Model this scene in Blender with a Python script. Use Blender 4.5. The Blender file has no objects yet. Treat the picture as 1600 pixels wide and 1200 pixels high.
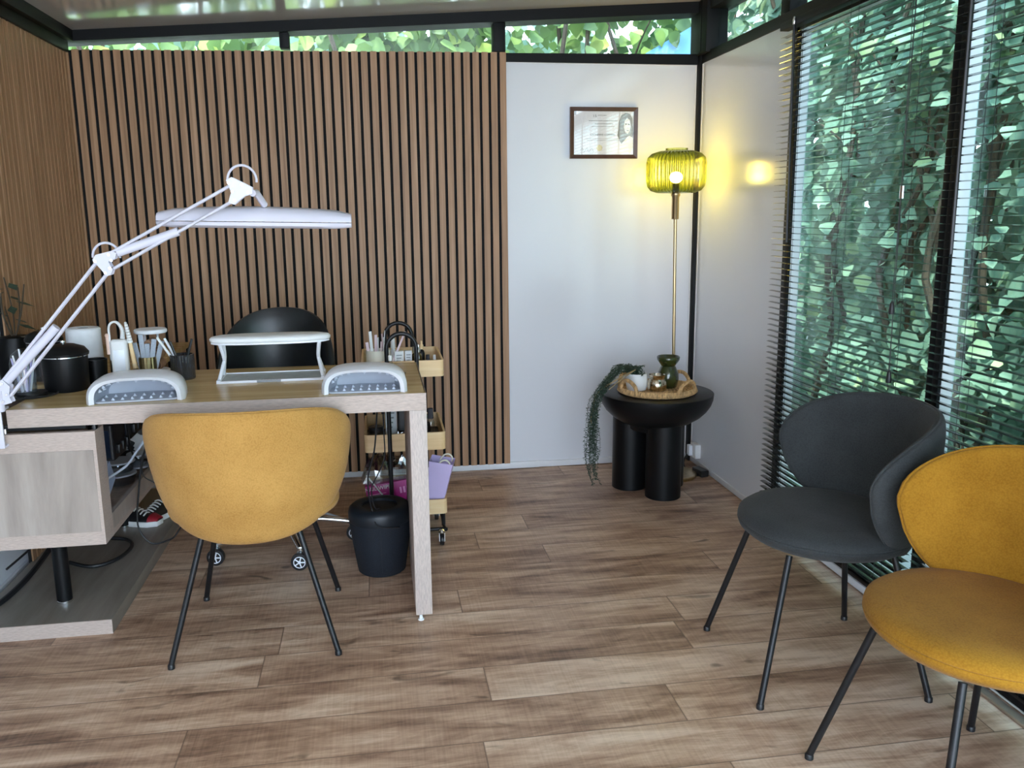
import bpy, math, random
from mathutils import Vector, Matrix
import numpy as np
PI = math.pi
sc = bpy.context.scene
col = sc.collection
R = random.Random(7)

# ------------------------------------------------------------------ camera, sky, sun, exposure
cd = bpy.data.cameras.new('camera'); cam = bpy.data.objects.new('camera', cd); col.objects.link(cam)
cd.sensor_width = 36; cd.lens = 1354/1600*36; cd.clip_start = .02; cd.clip_end = 200
r_ = Vector((.9875, -.1574, -.0097)); u_ = Vector((.0399, .19, .981)); b_ = Vector((-.1525, -.9691, .1939))
cam.matrix_world = Matrix(((r_.x, u_.x, b_.x, 0), (r_.y, u_.y, b_.y, 0), (r_.z, u_.z, b_.z, 1.3), (0, 0, 0, 1)))
sc.camera = cam
w = bpy.data.worlds.new('sky'); sc.world = w; w.use_nodes = True
wn = w.node_tree; bg = wn.nodes['Background']
tc = wn.nodes.new('ShaderNodeTexCoord'); sx = wn.nodes.new('ShaderNodeSeparateXYZ'); rp = wn.nodes.new('ShaderNodeValToRGB')
wn.links.new(tc.outputs['Generated'], sx.inputs[0]); wn.links.new(sx.outputs['Z'], rp.inputs[0]); wn.links.new(rp.outputs[0], bg.inputs[0])
rp.color_ramp.elements[0].color = (.74, .87, 1, 1); rp.color_ramp.elements[1].color = (.50, .70, 1, 1)
bg.inputs[1].default_value = 5.0
sd = bpy.data.lights.new('sun', 'SUN'); sd.energy = 6.5; sd.angle = math.radians(4); sd.color = (1, .95, .88)
so = bpy.data.objects.new('sun', sd); col.objects.link(so)
so.rotation_euler = Vector((.20, .26, -.94)).to_track_quat('-Z', 'Y').to_euler()
so.location = (-3, -3, 6)
sc.view_settings.view_transform = 'Standard'; sc.view_settings.look = 'None'
sc.view_settings.gamma = 1; sc.view_settings.use_curve_mapping = False
sc.view_settings.exposure = 0.98

# ------------------------------------------------------------------ helpers
def mat(name, c, rough=.5, metal=0, var=.12, scale=(8, 8, 8), bump=0, spec=.5, coat=0, trans=0, emit=None, es=0, alpha=1, detail=4):
    m = bpy.data.materials.new(name); m.use_nodes = True; nt = m.node_tree; p = nt.nodes['Principled BSDF']
    t = nt.nodes.new('ShaderNodeTexCoord'); mp = nt.nodes.new('ShaderNodeMapping'); mp.inputs['Scale'].default_value = scale
    n = nt.nodes.new('ShaderNodeTexNoise'); n.inputs['Detail'].default_value = detail; n.inputs['Scale'].default_value = 1
    r = nt.nodes.new('ShaderNodeValToRGB')
    nt.links.new(t.outputs['Object'], mp.inputs[0]); nt.links.new(mp.outputs[0], n.inputs['Vector']); nt.links.new(n.outputs['Fac'], r.inputs[0])
    r.color_ramp.elements[0].position = .3; r.color_ramp.elements[1].position = .7
    r.color_ramp.elements[0].color = tuple(max(0, x*(1-var)) for x in c)+(1,)
    r.color_ramp.elements[1].color = tuple(min(1, x*(1+var)) for x in c)+(1,)
    nt.links.new(r.outputs[0], p.inputs['Base Color'])
    p.inputs['Roughness'].default_value = rough; p.inputs['Metallic'].default_value = metal
    p.inputs['Specular IOR Level'].default_value = spec; p.inputs['Coat Weight'].default_value = coat; p.inputs['Coat Roughness'].default_value = .06
    p.inputs['Transmission Weight'].default_value = trans; p.inputs['Alpha'].default_value = alpha
    if emit: p.inputs['Emission Color'].default_value = emit+(1,); p.inputs['Emission Strength'].default_value = es
    if bump:
        b = nt.nodes.new('ShaderNodeBump'); b.inputs['Strength'].default_value = bump; b.inputs['Distance'].default_value = .002
        nt.links.new(n.outputs['Fac'], b.inputs['Height']); nt.links.new(b.outputs[0], p.inputs['Normal'])
    return m
def srgb(h):
    v = [int(h[i:i+2], 16)/255 for i in (0, 2, 4)]
    return tuple(x/12.92 if x < .04045 else ((x+.055)/1.055)**2.4 for x in v)
def clear(name, tint=(.9, .95, .93), gloss=.08, rough=.02, edge=None):
    m = bpy.data.materials.new(name); m.use_nodes = True; nt = m.node_tree; nt.nodes.clear()
    o = nt.nodes.new('ShaderNodeOutputMaterial'); mx = nt.nodes.new('ShaderNodeMixShader')
    tr = nt.nodes.new('ShaderNodeBsdfTransparent'); gl = nt.nodes.new('ShaderNodeBsdfGlossy'); fr = nt.nodes.new('ShaderNodeLayerWeight'); fr.inputs['Blend'].default_value = .5; pw = nt.nodes.new('ShaderNodeMath'); pw.operation = 'POWER'; pw.inputs[1].default_value = 5
    n = nt.nodes.new('ShaderNodeTexNoise'); n.inputs['Scale'].default_value = 2
    mr = nt.nodes.new('ShaderNodeMapRange'); mr.inputs['To Min'].default_value = rough; mr.inputs['To Max'].default_value = rough*1.5
    nt.links.new(n.outputs['Fac'], mr.inputs[0]); nt.links.new(mr.outputs[0], gl.inputs['Roughness'])
    ad = nt.nodes.new('ShaderNodeMath'); ad.operation = 'ADD'; ad.inputs[1].default_value = gloss; ad.use_clamp = True
    nt.links.new(fr.outputs['Facing'], pw.inputs[0])
    nt.links.new(pw.outputs[0], ad.inputs[0]); nt.links.new(ad.outputs[0], mx.inputs[0])
    tr.inputs[0].default_value = tint+(1,)
    if edge:   # thicker glass seen at a slant is deeper in colour
        mc = nt.nodes.new('ShaderNodeMix'); mc.data_type = 'RGBA'; mc.inputs[6].default_value = tint+(1,); mc.inputs[7].default_value = edge+(1,)
        nt.links.new(fr.outputs['Facing'], mc.inputs[0]); nt.links.new(mc.outputs[2], tr.inputs[0])
    nt.links.new(tr.outputs[0], mx.inputs[1]); nt.links.new(gl.outputs[0], mx.inputs[2]); nt.links.new(mx.outputs[0], o.inputs[0])
    return m
def woodmat(name, c1, c2, c3, scale, rough=.45, bump=.15, lin=False):
    """streaky wood grain; scale stretches it along the grain"""
    m = bpy.data.materials.new(name); m.use_nodes = True; nt = m.node_tree; p = nt.nodes['Principled BSDF']
    t = nt.nodes.new('ShaderNodeTexCoord'); mp = nt.nodes.new('ShaderNodeMapping'); mp.inputs['Scale'].default_value = scale
    n = nt.nodes.new('ShaderNodeTexNoise'); n.inputs['Detail'].default_value = 8; n.inputs['Scale'].default_value = 1; n.inputs['Roughness'].default_value = .62; n.inputs['Distortion'].default_value = .3
    r = nt.nodes.new('ShaderNodeValToRGB')
    nt.links.new(t.outputs['Object'], mp.inputs[0]); nt.links.new(mp.outputs[0], n.inputs['Vector']); nt.links.new(n.outputs['Fac'], r.inputs[0])
    r.color_ramp.elements[0].position = .3; r.color_ramp.elements[0].color = c1+(1,)
    r.color_ramp.elements[1].position = .72; r.color_ramp.elements[1].color = c3+(1,)
    e = r.color_ramp.elements.new(.5); e.color = c2+(1,)
    nt.links.new(r.outputs[0], p.inputs['Base Color']); p.inputs['Roughness'].default_value = rough
    b = nt.nodes.new('ShaderNodeBump'); b.inputs['Strength'].default_value = bump; b.inputs['Distance'].default_value = .001
    nt.links.new(n.outputs['Fac'], b.inputs['Height']); nt.links.new(b.outputs[0], p.inputs['Normal'])
    return m
def fabric(name, c, c2, sc_=700, rough=.9):
    """woven cloth: fine crossing threads"""
    m = bpy.data.materials.new(name); m.use_nodes = True; nt = m.node_tree; p = nt.nodes['Principled BSDF']
    t = nt.nodes.new('ShaderNodeTexCoord'); v = nt.nodes.new('ShaderNodeTexVoronoi'); v.inputs['Scale'].default_value = sc_*.34
    n = nt.nodes.new('ShaderNodeTexNoise'); n.inputs['Scale'].default_value = 9; n.inputs['Detail'].default_value = 6
    mx = nt.nodes.new('ShaderNodeMix'); mx.data_type = 'RGBA'; mx.inputs[6].default_value = c+(1,); mx.inputs[7].default_value = c2+(1,)
    ma = nt.nodes.new('ShaderNodeMath'); ma.operation = 'MULTIPLY_ADD'; ma.inputs[1].default_value = .55; ma.use_clamp = True
    m2 = nt.nodes.new('ShaderNodeMath'); m2.operation = 'MULTIPLY_ADD'; m2.inputs[1].default_value = 1.1; m2.inputs[2].default_value = -.35
    nt.links.new(t.outputs['Object'], v.inputs['Vector']); nt.links.new(t.outputs['Object'], n.inputs['Vector'])
    nt.links.new(n.outputs['Fac'], m2.inputs[0]); nt.links.new(v.outputs['Distance'], ma.inputs[0]); nt.links.new(m2.outputs[0], ma.inputs[2])
    nt.links.new(ma.outputs[0], mx.inputs[0]); nt.links.new(mx.outputs[2], p.inputs['Base Color'])
    p.inputs['Roughness'].default_value = rough; p.inputs['Sheen Weight'].default_value = .08; p.inputs['Specular IOR Level'].default_value = .2
    b = nt.nodes.new('ShaderNodeBump'); b.inputs['Strength'].default_value = .5; b.inputs['Distance'].default_value = .001
    nt.links.new(v.outputs['Distance'], b.inputs['Height']); nt.links.new(b.outputs[0], p.inputs['Normal'])
    return m

class MB:
    def __init__(s): s.v = []; s.f = []
    def add(s, vs, fs):
        o = len(s.v); s.v += [tuple(x) for x in vs]; s.f += [tuple(i+o for i in f) for f in fs]; return s
    def box(s, x0, x1, y0, y1, z0, z1, rot=None, c=None):
        vs = [Vector((x, y, z)) for z in (z0, z1) for y in (y0, y1) for x in (x0, x1)]
        if rot is not None:
            c = Vector(c) if c is not None else Vector(((x0+x1)/2, (y0+y1)/2, (z0+z1)/2)); vs = [rot @ (p-c)+c for p in vs]
        return s.add(vs, [(0, 2, 3, 1), (4, 5, 7, 6), (0, 1, 5, 4), (2, 6, 7, 3), (0, 4, 6, 2), (1, 3, 7, 5)])
    def rbox(s, x0, x1, y0, y1, z0, z1, r, n=4, ch=.0):
        """box with its four upright edges rounded, and small chamfers at top and bottom"""
        def loop(i, z):
            rr = max(r-i, .0005); o = []
            for cx, cy, a0 in ((x1-i-rr, y1-i-rr, 0), (x0+i+rr, y1-i-rr, 90), (x0+i+rr, y0+i+rr, 180), (x1-i-rr, y0+i+rr, 270)):
                for k in range(n+1):
                    a = math.radians(a0+90*k/n); o.append((cx+rr*math.cos(a), cy+rr*math.sin(a), z))
            return o
        return s.loft([loop(ch, z0), loop(0, z0+ch), loop(0, z1-ch), loop(ch, z1)] if ch else [loop(0, z0), loop(0, z1)])
    def loft(s, loops, cap=True, closed=True):
        n = len(loops[0]); vs = [p for l in loops for p in l]; fs = []
        for i in range(len(loops)-1):
            for k in range(n if closed else n-1):
                a = i*n+k; b = i*n+(k+1) % n; fs.append((a, b, b+n, a+n))
        if cap and closed: fs.append(tuple(reversed(range(n)))); fs.append(tuple(range((len(loops)-1)*n, len(loops)*n)))
        return s.add(vs, fs)
    def lathe(s, prof, c=(0, 0, 0), n=32, cap=True, fx=None, ax=None):
        """prof = [(r,z)...] turned about the z axis; fx(angle) scales the radius"""
        loops = []
        for r, z in prof:
            l = []
            for k in range(n):
                a = 2*PI*k/n; q = max(r, 1e-4)*(fx(a, z) if fx else 1)
                p = Vector((q*math.cos(a), q*math.sin(a), z))
                if ax: p = ax @ p
                l.append(Vector(c)+p)
            loops.append(l)
        return s.loft(loops, cap)
    def tube(s, pts, r, n=8, smooth=0, cap=True, r2=None):
        pts = [Vector(p) for p in pts]
        if smooth: pts = spline(pts, smooth)
        m = len(pts); loops = []; up = None
        for i, p in enumerate(pts):
            d = (pts[min(i+1, m-1)]-pts[max(i-1, 0)])
            if d.length < 1e-9: d = Vector((0, 0, 1))
            d.normalize()
            if up is None: up = Vector((0, 0, 1)) if abs(d.z) < .9 else Vector((1, 0, 0))
            a = d.cross(up)
            if a.length < 1e-5: a = d.cross(Vector((1, 0, .1)))
            a.normalize(); b = a.cross(d); up = b
            rr = r+(r2-r)*i/(m-1) if r2 is not None else r
            loops.append([p+a*rr*math.cos(2*PI*k/n)+b*rr*math.sin(2*PI*k/n) for k in range(n)])
        return s.loft(loops, cap)
    def flat(s, pts, base, d, closed=True):
        """a flat outline pts given thickness d (vector) from base transform function"""
        a = [Vector(base(p)) for p in pts]; d = Vector(d); n = len(a)
        return s.add(a+[p+d for p in a], [tuple(range(n)), tuple(reversed(range(n, 2*n)))]+[(k, k+n, (k+1) % n+n, (k+1) % n) for k in range(n)])
    def ball(s, c, r, n=16, m=10, sc_=(1, 1, 1)):
        pr = [(r*math.sin(PI*k/m), -r*math.cos(PI*k/m)) for k in range(m+1)]
        o = len(s.v); s.lathe(pr, (0, 0, 0), n)
        for i in range(o, len(s.v)):
            x, y, z = s.v[i]; s.v[i] = (c[0]+x*sc_[0], c[1]+y*sc_[1], c[2]+z*sc_[2])
        return s
    def build(s, name, m, parent=None, smooth=True, ang=35, bevel=0):
        me = bpy.data.meshes.new(name); me.from_pydata(s.v, [], s.f); me.update(); me.materials.append(m)
        o = bpy.data.objects.new(name, me); col.objects.link(o)
        if parent is not None: o.parent = parent
        import bmesh
        bm = bmesh.new(); bm.from_mesh(me); bmesh.ops.recalc_face_normals(bm, faces=bm.faces[:])
        if bevel:
            es = [e for e in bm.edges if len(e.link_faces) == 2 and e.calc_face_angle(0) > .6]
            bmesh.ops.bevel(bm, geom=es, offset=bevel, segments=2, affect='EDGES', profile=.5, clamp_overlap=True)
        bm.to_mesh(me); bm.free()
        if smooth:
            me.polygons.foreach_set('use_smooth', [True]*len(me.polygons)); me.set_sharp_from_angle(angle=math.radians(ang))
        return o
def spline(pts, k):
    o = []; n = len(pts)
    for i in range(n-1):
        p0 = pts[max(i-1, 0)]; p1 = pts[i]; p2 = pts[i+1]; p3 = pts[min(i+2, n-1)]
        for j in range(k):
            t = j/k; o.append(.5*((2*p1)+(-p0+p2)*t+(2*p0-5*p1+4*p2-p3)*t*t+(-p0+3*p1-3*p2+p3)*t**3))
    o.append(pts[-1]); return o
def tag(o, label, cat, group=None, kind=None):
    if label: o['label'] = label
    if cat: o['category'] = cat
    if group: o['group'] = group
    if kind: o['kind'] = kind
    return o
def thing(name, label, cat, loc=(0, 0, 0), rz=0, group=None):
    o = bpy.data.objects.new(name, None); col.objects.link(o); o.location = loc; o.rotation_euler = (0, 0, rz); o.empty_display_size = .05
    return tag(o, label, cat, group)
def structure(o): o['kind'] = 'structure'; return o
def dup(root, loc, rz=0, label=None):
    m = {}
    def cp(o, par):
        c = o.copy(); col.objects.link(c)
        if par is not None: c.parent = par
        for ch in [x for x in bpy.data.objects if x.parent == o and x.name not in m]:
            m[ch.name] = 1; cp(ch, c)
        return c
    kids = cp(root, None); kids.location = loc; kids.rotation_euler = (0, 0, rz)
    if label: kids['label'] = label
    return kids
def text(name, s, size, loc, rot, m, parent, depth=.0004):
    cu = bpy.data.curves.new(name, 'FONT'); cu.body = s; cu.size = size; cu.extrude = depth; cu.align_x = 'CENTER'; cu.align_y = 'CENTER'
    t = bpy.data.objects.new(name+'_curve', cu); col.objects.link(t); bpy.context.view_layer.update()
    me = bpy.data.meshes.new_from_object(t); bpy.data.objects.remove(t); me.materials.clear(); me.materials.append(m)
    o = bpy.data.objects.new(name, me); col.objects.link(o); o.parent = parent; o.location = loc; o.rotation_euler = rot
    return o

# ------------------------------------------------------------------ materials
M = {}
M['white_panel'] = mat('white_panel', (.76, .77, .82), .17, var=.02, scale=(.7, .7, .7), coat=.12)
M['ceiling'] = mat('ceiling_panel', (.60, .58, .55), .12, var=.03, scale=(1, 1, 1), coat=.3)
M['frame'] = mat('black_aluminium', (.006, .0065, .0075), .55, var=.2, scale=(3, 3, 3), spec=.22)
M['felt'] = mat('black_felt', (.006, .006, .007), .95, var=.3, scale=(90, 90, 90))
M['baseboard'] = mat('white_baseboard', (.78, .79, .82), .35, var=.03)
M['slat'] = woodmat('oak_slat', srgb('8F6B4C'), srgb('AA8260'), srgb('BE9674'), (60, 60, 1.6), .5)
M['desk_top'] = woodmat('desk_oak_top', srgb('B29363'), srgb('C8AA77'), srgb('D8BF8E'), (1.5, 22, 22), .25, .05)
M['cab_wood'] = woodmat('cabinet_oak', srgb('8A7E76'), srgb('A79A91'), srgb('BDB2AA'), (9, 9, 1.4), .4, .1)
M['slab_wood'] = woodmat('base_oak', srgb('6F6860'), srgb('857D74'), srgb('9A9289'), (12, 1.4, 9), .4, .1)
M['pine'] = woodmat('light_birch', srgb('DDB684'), srgb('EAC796'), srgb('F2D6AA'), (2, 30, 30), .45, .05)
M['linen'] = mat('linen_laminate', srgb('BAA89E'), .55, var=.14, scale=(60, 60, 420), bump=.1)
M['linen_v'] = mat('linen_laminate_leg', srgb('BEAEA6'), .55, var=.16, scale=(420, 420, 60), bump=.1)
M['yellow'] = fabric('mustard_fabric', srgb('CB9B56'), srgb('A37639'))
M['ochre'] = fabric('ochre_fabric', srgb('AE7E26'), srgb('85590F'))
M['grey'] = fabric('charcoal_fabric', srgb('414445'), srgb('2A2C2D'))
M['black_metal'] = mat('black_metal', (.012, .012, .014), .38, .3, var=.2, scale=(20, 20, 20))
M['black_satin'] = mat('black_satin', (.004, .0042, .005), .42, var=.25, scale=(5, 5, 5), spec=.25)
M['black_leather'] = mat('black_leather', (.008, .010, .012), .33, var=.2, scale=(60, 60, 60), bump=.1)
M['black_plastic'] = mat('black_plastic', (.01, .01, .012), .4, var=.2)
M['chrome'] = mat('chrome', (.75, .76, .78), .12, 1, var=.05)
M['brass'] = mat('brushed_brass', (.55, .42, .23), .28, 1, var=.12, scale=(80, 80, 4))
M['gold'] = mat('ribbed_gold', (.42, .34, .18), .3, 1, var=.25, scale=(6, 6, 60))
M['white_plastic'] = mat('white_plastic', (.86, .87, .93), .3, var=.03)
M['lamp_white'] = mat('lamp_white', (.70, .68, .78), .28, var=.03)
M['grey_plastic'] = mat('grey_plastic', (.42, .45, .52), .4, var=.08)
M['cone'] = mat('led_cone_grey', (.58, .62, .72), .3, var=.05)
M['led'] = mat('led_cone', (.85, .88, .95), .25, var=.05)
M['matte_white'] = mat('matte_white', (.82, .82, .82), .5, var=.04)
M['bright_white'] = mat('bright_white', (.93, .94, .96), .35, var=.02)
M['paper_white'] = mat('paper_white', (.84, .85, .88), .85, var=.04, scale=(40, 40, 40), bump=.2)
M['bin'] = mat('navy_knit', (.006, .010, .018), .8, var=.5, scale=(260, 260, 260), bump=.5)
M['bin_rim'] = mat('navy_rim', (.008, .012, .018), .45, var=.15)
M['lilac'] = mat('lilac_paper', srgb('CDBBE6'), .6, var=.05)
M['magenta'] = mat('magenta_card', srgb('B0157A'), .4, var=.06)
M['cream'] = mat('cream_ceramic', srgb('E9E3D2'), .4, var=.04)
M['rope'] = mat('twisted_seagrass', srgb('C09B6C'), .85, var=.42, scale=(90, 90, 40), bump=.8)
M['green_glaze'] = mat('green_glaze', (.030, .040, .010), .12, var=.35, scale=(25, 25, 25), coat=.5)
M['mercury'] = mat('mercury_glass', (.66, .60, .48), .12, 1, var=.5, scale=(70, 70, 70), bump=1.0)
M['fern'] = mat('fern_leaf', srgb('33493A'), .6, var=.45, scale=(60, 60, 60))
M['straw'] = mat('dry_stem', srgb('A08A62'), .7, var=.2)
M['dark_wood'] = mat('walnut_frame', srgb('4A3128'), .4, var=.2, scale=(30, 30, 30))
M['towel'] = mat('brown_towel', srgb('A5836B'), .95, var=.18, scale=(150, 150, 150), bump=.6)
M['cable'] = mat('black_cable', (.01, .01, .012), .5, var=.1)
M['white_cable'] = mat('pale_cable', (.62, .70, .80), .4, var=.05)
M['smoke'] = clear('smoked_glass', (.35, .35, .37), .10, .05)
M['clear'] = clear('clear_plastic', (.88, .91, .94), .10, .08)
M['cello'] = clear('cellophane', (.82, .84, .85), .22, .12)
M['pane'] = clear('tinted_window_glass', (.82, .92, .90), .06, .01)
M['pane_up'] = clear('clear_window_glass', (.95, .98, .97), .02, .01)
M['mat_glass'] = mat('frosted_mat', (.50, .56, .56), .25, var=.12, scale=(30, 60, 10))
M['shade'] = clear('olive_glass', (.92, .93, .50), .07, .08, edge=(.36, .43, .04))
M['bark'] = mat('bark', srgb('4A4034'), .9, var=.3, scale=(20, 20, 20), bump=.5)
M['bounce_paving'] = mat('pale_bounce_paving', (.56, .52, .48), .8, var=.1, scale=(3, 3, 3))  # made pale and warm so the ground bounces sunlight indoors
M['soil'] = mat('garden_soil', (.06, .06, .045), .95, var=.4, scale=(6, 6, 6))
M['print_dark'] = mat('print_dark', (.04, .04, .05), .7, var=.1)
M['print_grey'] = mat('print_grey', (.10, .10, .12), .7, var=.15)
M['print_mid'] = mat('print_mid', (.30, .31, .33), .7, var=.1)
M['red'] = mat('red_fabric', srgb('9E1B2B'), .6, var=.1)

# laminate floor: every board is its own faces in the floor mesh, grain offset per board by the uv map
def floor_mat():
    m = bpy.data.materials.new('oak_laminate'); m.use_nodes = True; nt = m.node_tree; L = nt.links.new; p = nt.nodes['Principled BSDF']
    N = nt.nodes.new
    uv = N('ShaderNodeUVMap'); uv.uv_map = 'grain'; uv2 = N('ShaderNodeUVMap'); uv2.uv_map = 'board'
    vc = N('ShaderNodeVertexColor'); vc.layer_name = 'tone'
    def noise(sx_, sy_, det, rough_, dist=0):
        mp = N('ShaderNodeMapping'); mp.inputs['Scale'].default_value = (sx_, sy_, 1); L(uv.outputs[0], mp.inputs[0])
        n = N('ShaderNodeTexNoise'); n.inputs['Scale'].default_value = 1; n.inputs['Detail'].default_value = det; n.inputs['Roughness'].default_value = rough_; n.inputs['Distortion'].default_value = dist
        L(mp.outputs[0], n.inputs['Vector']); return n.outputs['Fac']
    a = noise(3.0, 19, 10, .72, .5); b = noise(1.7, 6.5, 5, .55, .9); sw = noise(150, 4, 3, .6); k = noise(5, 13, 2, .5, 1.5)
    def math_(op, x, y=None, z=None, cl=False):
        q = N('ShaderNodeMath'); q.operation = op; q.use_clamp = cl
        for i, t in enumerate((x, y, z)):
            if t is None: continue
            if isinstance(t, (int, float)): q.inputs[i].default_value = t
            else: L(t, q.inputs[i])
        return q.outputs[0]
    sepc = N('ShaderNodeSeparateColor'); L(vc.outputs[0], sepc.inputs[0])
    v = math_('MULTIPLY_ADD', a, .62, math_('MULTIPLY', b, .55))
    v = math_('ADD', v, math_('MULTIPLY_ADD', sepc.outputs[0], .09, -.115))
    v = math_('ADD', v, math_('MULTIPLY_ADD', sw, .12, -.06), None, True)
    r = N('ShaderNodeValToRGB'); L(v, r.inputs[0]); cr = r.color_ramp
    cr.elements[0].position = .33; cr.elements[0].color = srgb('644A3C')+(1,); cr.elements[1].position = .66; cr.elements[1].color = srgb('E6CBB2')+(1,)
    e = cr.elements.new(.43); e.color = srgb('9C7A64')+(1,); e = cr.elements.new(.53); e.color = srgb('C3A187')+(1,)
    kn = N('ShaderNodeMapRange'); kn.inputs['From Min'].default_value = .66; kn.inputs['From Max'].default_value = .78; L(k, kn.inputs[0])
    mk = N('ShaderNodeMix'); mk.data_type = 'RGBA'; L(math_('MULTIPLY', kn.outputs[0], .7), mk.inputs[0]); L(r.outputs[0], mk.inputs[6]); mk.inputs[7].default_value = srgb('463226')+(1,)
    # dark hairline seams along board edges
    sp = N('ShaderNodeSeparateXYZ'); L(uv2.outputs[0], sp.inputs[0])
    ex = math_('MINIMUM', sp.outputs[0], sp.outputs[1]); seam = N('ShaderNodeMapRange'); seam.inputs['From Min'].default_value = .0; seam.inputs['From Max'].default_value = .0028; L(ex, seam.inputs[0])
    ms = N('ShaderNodeMix'); ms.data_type = 'RGBA'; L(seam.outputs[0], ms.inputs[0]); ms.inputs[6].default_value = srgb('70594A')+(1,); L(mk.outputs[2], ms.inputs[7])
    L(ms.outputs[2], p.inputs['Base Color']); p.inputs['Roughness'].default_value = .42
    bp = N('ShaderNodeBump'); bp.inputs['Strength'].default_value = .25; bp.inputs['Distance'].default_value = .001; L(v, bp.inputs['Height']); L(bp.outputs[0], p.inputs['Normal'])
    return m
M['floor'] = floor_mat()
def leaf_mat(name, c0, c1, c2):
    m = bpy.data.materials.new(name); m.use_nodes = True; nt = m.node_tree; nt.nodes.clear(); L = nt.links.new; N = nt.nodes.new
    vc = N('ShaderNodeVertexColor'); vc.layer_name = 'tone'; r = N('ShaderNodeValToRGB'); sp = N('ShaderNodeSeparateColor'); L(vc.outputs[0], sp.inputs[0])
    nz = N('ShaderNodeTexNoise'); nz.inputs['Scale'].default_value = 30; ad = N('ShaderNodeMath'); ad.operation = 'MULTIPLY_ADD'; ad.inputs[1].default_value = .2; L(nz.outputs['Fac'], ad.inputs[0]); L(sp.outputs[0], ad.inputs[2]); L(ad.outputs[0], r.inputs[0])
    r.color_ramp.elements[0].color = c0+(1,); r.color_ramp.elements[0].position = .1; r.color_ramp.elements[1].color = c2+(1,); r.color_ramp.elements[1].position = 1.1
    e = r.color_ramp.elements.new(.7); e.color = c1+(1,)
    d = N('ShaderNodeBsdfPrincipled'); L(r.outputs[0], d.inputs['Base Color']); d.inputs['Roughness'].default_value = .55; d.inputs['Specular IOR Level'].default_value = .35
    t = N('ShaderNodeBsdfTranslucent'); L(r.outputs[0], t.inputs[0]); mx = N('ShaderNodeMixShader'); mx.inputs[0].default_value = .35
    o = N('ShaderNodeOutputMaterial'); L(d.outputs[0], mx.inputs[1]); L(t.outputs[0], mx.inputs[2]); L(mx.outputs[0], o.inputs[0])
    return m
M['leaf'] = leaf_mat('hedge_leaf', srgb('45603F'), srgb('7C9A55'), srgb('BFD06A'))
M['leaf_hazy'] = leaf_mat('hazy_hedge_leaf', srgb('5E7C6B'), srgb('8FAE94'), srgb('C2D49C'))  # paler, greyer greens: the haze over the hedge is put into the leaf colour

# ------------------------------------------------------------------ the room
XL, XR, YB, YF = -1.30, 1.622, 4.271, -1.3
def ceil_z(x): return 2.09+.0665*(x+1.35)
def seam_floor():
    m = bpy.data.meshes.new('floor'); vs = []; fs = []; g = []; bd = []; tn = []
    rr = random.Random(3); pitch = .1805; base = 2.487
    known = {0: [.95, -.33], 1: [], -2: [.27, -1.05], 3: [.62], 2: [1.22], -1: [], -3: [-.52]}
    for k in range(-24, 12):
        y0 = base+pitch*k; y1 = y0+pitch
        if y0 > YB+.02: break
        y1 = min(y1, YB+.02)
        cuts = sorted(known.get(k, []))
        if not cuts: cuts = [rr.uniform(-1.0, 1.0)]
        xs = [-1.4]+cuts+[1.75]
        while xs[1]-xs[0] > 1.3: xs.insert(1, xs[1]-1.28)
        while xs[-1]-xs[-2] > 1.3: xs.insert(-1, xs[-2]+1.28)
        for i in range(len(xs)-1):
            x0, x1 = xs[i], xs[i+1]; o = len(vs); ox, oy = rr.uniform(0, 50), rr.uniform(0, 50); t = rr.random()
            # inset grid so that the seam map gives metres to the nearest edge
            gx = [x0, x0+.02, x1-.02, x1]; gy = [y0, y0+.02, y1-.02, y1]; dx = [0, .02, .02, 0]
            for j in range(4):
                for q in range(4): vs.append((gx[q], gy[j], 0))
            for j in range(3):
                for q in range(3):
                    f = (o+j*4+q, o+j*4+q+1, o+j*4+q+5, o+j*4+q+4); fs.append(f)
                    for a, b in ((q, j), (q+1, j), (q+1, j+1), (q, j+1)):
                        g.append((gx[a]+ox, gy[b]+oy)); bd.append((dx[a], dx[b])); tn.append(t)
    m.from_pydata(vs, [], fs)
    u = m.uv_layers.new(name='grain'); u2 = m.uv_layers.new(name='board')
    u.data.foreach_set('uv', [c for p in g for c in p]); u2.data.foreach_set('uv', [c for p in bd for c in p])
    ca = m.color_attributes.new('tone', 'FLOAT_COLOR', 'CORNER'); ca.data.foreach_set('color', [c for t in tn for c in (t, t, t, 1)])
    m.materials.append(M['floor']); o = bpy.data.objects.new('floor', m); col.objects.link(o); structure(o)
seam_floor()
structure(MB().box(XL-.1, XR+.2, YF, YB+.15, -.12, -.002).build('trim_1', M['frame'], smooth=False))
b = MB(); zl, zr = ceil_z(XL-.15), ceil_z(XR+.15)
b.add([(XL-.15, YF-.1, zl), (XR+.15, YF-.1, zr), (XR+.15, YB+.15, zr), (XL-.15, YB+.15, zl), (XL-.15, YF-.1, zl+.16), (XR+.15, YF-.1, zr+.16), (XR+.15, YB+.15, zr+.16), (XL-.15, YB+.15, zl+.16)],
      [(0, 1, 2, 3), (4, 7, 6, 5), (0, 4, 5, 1), (3, 2, 6, 7), (0, 3, 7, 4), (1, 5, 6, 2)])
structure(b.build('ceiling', M['ceiling'], smooth=False))
structure(MB().box(XL-.02, 1.604, YB, YB+.07, 0, 2.003).build('wall_back', M['white_panel'], smooth=False))
structure(MB().box(XR, XR+.07, 3.30, 4.232, 0, 2.003).build('wall_right', M['white_panel'], smooth=False))
structure(MB().box(XL-.08, XL-.02, YF, YB+.07, 0, 2.003).build('wall_left', M['white_panel'], smooth=False))
structure(MB().box(XL-.08, -1.05, YF-.06, YF, 0, 2.1).box(1.35, XR+.05, YF-.06, YF, 0, 2.25).build('wall_front', M['white_panel'], smooth=False))
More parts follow.
